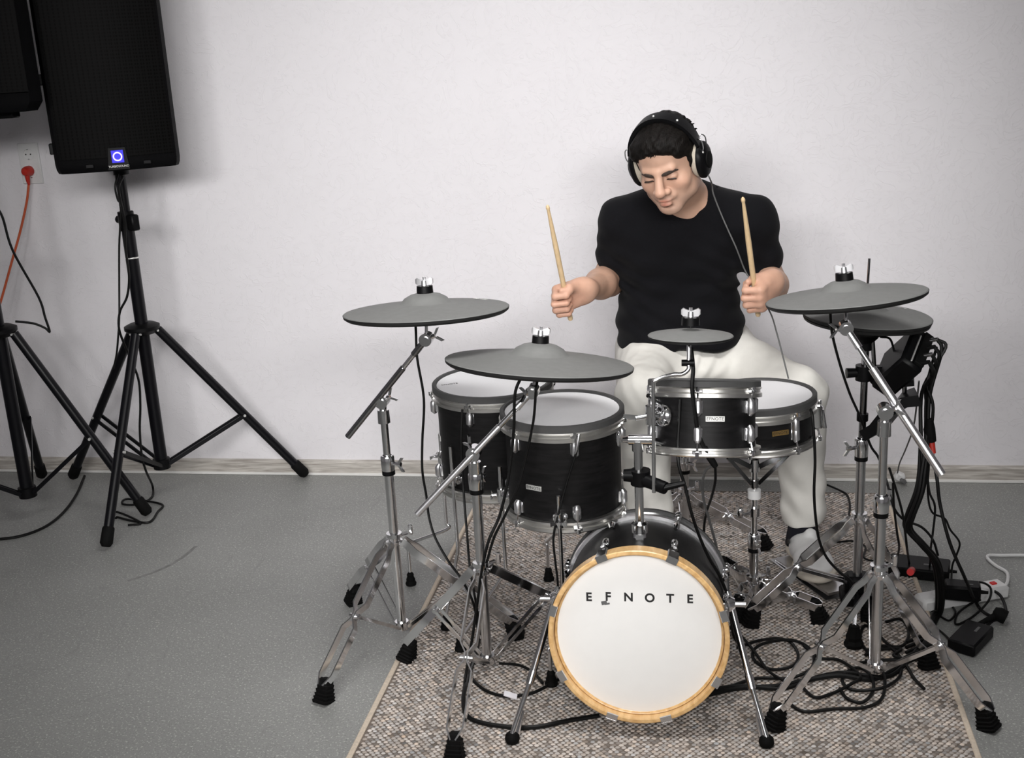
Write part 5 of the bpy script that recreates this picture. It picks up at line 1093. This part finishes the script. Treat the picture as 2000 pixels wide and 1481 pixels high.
rc('black cable making the front loop near the picture bottom right', [(1535, 1370), (1570, 1390), (1630, 1385), (1690, 1382), (1722, 1365), (1728, 1325, .006), (1715, 1300), (1690, 1290)])
rc('black cable making the round loop below the right stand', [(1640, 1345), (1655, 1365), (1685, 1372), (1705, 1350), (1702, 1322, .008), (1680, 1305), (1655, 1312), (1645, 1330), (1665, 1348), (1720, 1345, .006), (1755, 1325), (1762, 1295)])
rc('black cable waving across the rug in front of the shoe', [(1560, 1335), (1590, 1362), (1625, 1355), (1665, 1335, .006), (1680, 1320, .006), (1640, 1290), (1600, 1285), (1570, 1262)])
rc('black cable squiggle at the rug\'s right edge ending in a jack', [(1690, 1280), (1720, 1262), (1745, 1270), (1770, 1300), (1785, 1325), (1805, 1346)])
rc('black cable loop right of the stand foot', [(1730, 1215), (1760, 1210), (1775, 1235), (1765, 1260), (1740, 1262), (1715, 1240), (1690, 1222), (1680, 1250), (1700, 1285), (1690, 1310)])
rc('black cable knot beside the hi-hat foot', [(1690, 1270), (1730, 1268), (1760, 1268), (1745, 1280, .006), (1760, 1288), (1720, 1290), (1680, 1295)])
rc('black cable crossing behind the right bass drum leg', [(1425, 1225), (1450, 1245), (1475, 1275, .006), (1500, 1310, .008), (1530, 1330, .006)], .0038)
rc('black cable wandering behind the drummer\'s left shoe', [(1610, 945), (1640, 958), (1655, 968), (1660, 990), (1655, 1020)], .0036)
rc('black cable lying behind the hi-hat stand', [(1630, 1060), (1665, 1057), (1690, 1068), (1688, 1090), (1720, 1098), (1745, 1100)], .0032)
rc('black cable running left from the bass drum past its spur', [(1170, 1398), (1110, 1408), (1050, 1420), (1000, 1421), (940, 1412), (912, 1398), (905, 1370), (910, 1335), (925, 1290), (935, 1250)], .0058)
tc = rc('black cable with the white tag left of the bass drum', [(1095, 1325), (1050, 1350), (1020, 1358), (985, 1360), (950, 1350), (925, 1330), (915, 1310)], .0042)
rc('black cable arcing from the front cymbal stand to the bass drum', [(975, 1296), (1015, 1300), (1042, 1315), (1060, 1335)], .0038)
tg = tag(MB().box(fl(997, 1358, rz+.012), (.034, .018, .005), rotm((.3, 1, .2), .4), .2).build('cable_tag', 'paper', None), 'white paper tag wrapped on a cable left of the bass drum', 'tag')
tr_ = thing('tagged_cable', 'black cable with a white paper tag left of the bass drum', 'cable', fl(997, 1358, rz), 'black cables coiled on the rug'); absorb(tr_, tc, 'cord'); absorb(tr_, tg, 'paper_tag')
# cables on the kit
cable('black cable hanging from the left crash cymbal beside the floor tom', [CL[0]+Vector((-.03, -.01, .0)), V(812, 640, 2.80), V(815, 700, 2.80), V(828, 780, 2.81), V(825, 860, 2.82), V(825, 920, 2.83), V(833, 970, 2.83), V(838, 1010, 2.82), V(850, 1050, 2.8), V(875, 1095, 2.78), V(900, 1130, 2.75), V(925, 1180, 2.74), fl(935, 1245, .03)], .0034)
cable('black cable hanging down the front of the larger floor tom', [V(903, 800, 2.925), V(901, 860, 2.92), V(904, 930, 2.92), V(907, 980, 2.9), V(912, 1040, 2.86), V(918, 1110, 2.8), V(930, 1180, 2.77), fl(940, 1240, .02)], .0034)
cable('black cable from the ride cymbal down behind its boom', [RD[0]+Vector((-.02, -.01, -.0)), V(1018, 738, 2.62), V(1006, 770, 2.61), V(1004, 830, 2.62), V(1000, 880, 2.63), V(990, 950, 2.63), V(975, 1010, 2.63), V(955, 1055, 2.62), V(942, 1110, 2.62), V(932, 1180, 2.63), V(922, 1250, 2.62), fl(908, 1330, .02), fl(906, 1380, rz)], .0038)
cable('black cable from the ride cymbal across the smaller floor tom', [RD[0]+Vector((.0, -.012, -.02)), V(1047, 760, 2.63), V(1042, 820, 2.66), V(1030, 880, 2.665), V(1012, 950, 2.66), V(985, 1010, 2.65), V(965, 1050, 2.64), V(950, 1100, 2.63)], .0034)
jc = cable('black cable with a jack on the front of the smaller floor tom', [V(1131, 850, 2.69), V(1125, 885, 2.68), V(1108, 940, 2.68), V(1092, 1000, 2.675), V(1081, 1050, 2.67), V(1085, 1100, 2.67), V(1090, 1150, 2.68), fl(1095, 1300, rz)], .0030)
jk = tag(MB().tube([V(1131, 848, 2.69), V(1128, 868, 2.682), V(1124, 886, 2.680)], [.004, .0045, .003], 10).build('jack_plug', 'satin_metal', None), 'silver jack plug on the smaller floor tom shell', 'connector')
jr = thing('jack_cable', 'black cable with a silver jack plug on the front of the smaller floor tom', 'cable', V(1131, 848, 2.69)); absorb(jr, jc, 'cord'); absorb(jr, jk, 'jack_plug')
k1 = cable('black cable hanging from the splash cymbal in front of the rack tom', [V(1350, 680, 2.64), V(1354, 720, 2.62), V(1352, 760, 2.605), V(1358, 810, 2.60), V(1365, 850, 2.60), V(1378, 880, 2.595)], .0050)
cn = tag(MB().tube([V(1376, 874, 2.595), V(1386, 893, 2.595), V(1394, 906, 2.595), V(1398, 912, 2.595)], [.007, .0085, .008, .0065], 10).build('cable_splitter', 'rubber', None), 'black cable splitter hanging below the rack tom', 'connector')
k2 = cable('black cable from the splitter hanging down behind the bass drum, right strand', [V(1397, 910, 2.6), V(1397, 940, 2.65), V(1390, 970, 2.72), V(1380, 1000, 2.82), V(1375, 1030, 2.88), V(1376, 1060, 2.9)], .0034)
k3 = cable('grey cable from the splitter hanging in a loop, left strand', [V(1393, 908, 2.6), V(1378, 920, 2.64), V(1372, 945, 2.7), V(1374, 975, 2.76), V(1382, 1005, 2.82), V(1392, 1040, 2.88), V(1400, 1070, 2.92)], .0034, 'cable_grey')
kr = thing('splitter_cable', 'black splitter cable hanging from the splash cymbal in front of the rack tom', 'cable', V(1376, 874, 2.595))
for o_, n_ in ((k1, 'cord'), (cn, 'splitter'), (k2, 'strand'), (k3, 'strand')): absorb(kr, o_, n_)
cable('black cable running from the rack tom down past the bass drum shell', [V(1328, 780, 2.635), V(1326, 830, 2.625), V(1324, 870, 2.615), V(1326, 910, 2.6), V(1338, 950, 2.6), V(1350, 1000, 2.6), V(1365, 1045, 2.62), V(1385, 1090, 2.64), V(1408, 1130, 2.66), V(1425, 1180, 2.72), fl(1432, 1240, .03), fl(1450, 1265, rz)], .0038)
cable('black cable hanging from the snare drum to the floor by the shoe', [V(1580, 795, 2.985), V(1586, 808, 2.96), V(1589, 840, 2.95), V(1592, 900, 2.95), V(1590, 960, 2.95), V(1593, 1010, 2.96), V(1600, 1055, 2.98), V(1615, 1090, 3.0), V(1640, 1118, 3.0), V(1665, 1140, 3.0), fl(1690, 1200, .02), fl(1700, 1230, rz)], .0038)
absorb(hpn, cable('headphone cable running down the drummer\'s shirt', [Vector(hp(.100, .008, -.046)), Vector(hp(.104, .010, -.060)), V(1391, 362, 3.37), V(1393, 378, 3.385), V(1405, 410, 3.39), V(1420, 445, 3.385), V(1436, 480, 3.385), V(1444, 500, 3.39), V(1456, 530, 3.40), V(1480, 570, 3.38), V(1505, 612, 3.3), V(1517, 650, 3.26), V(1528, 692, 3.24), V(1540, 740, 3.22)], .0022, 'cable_grey'), 'cable')
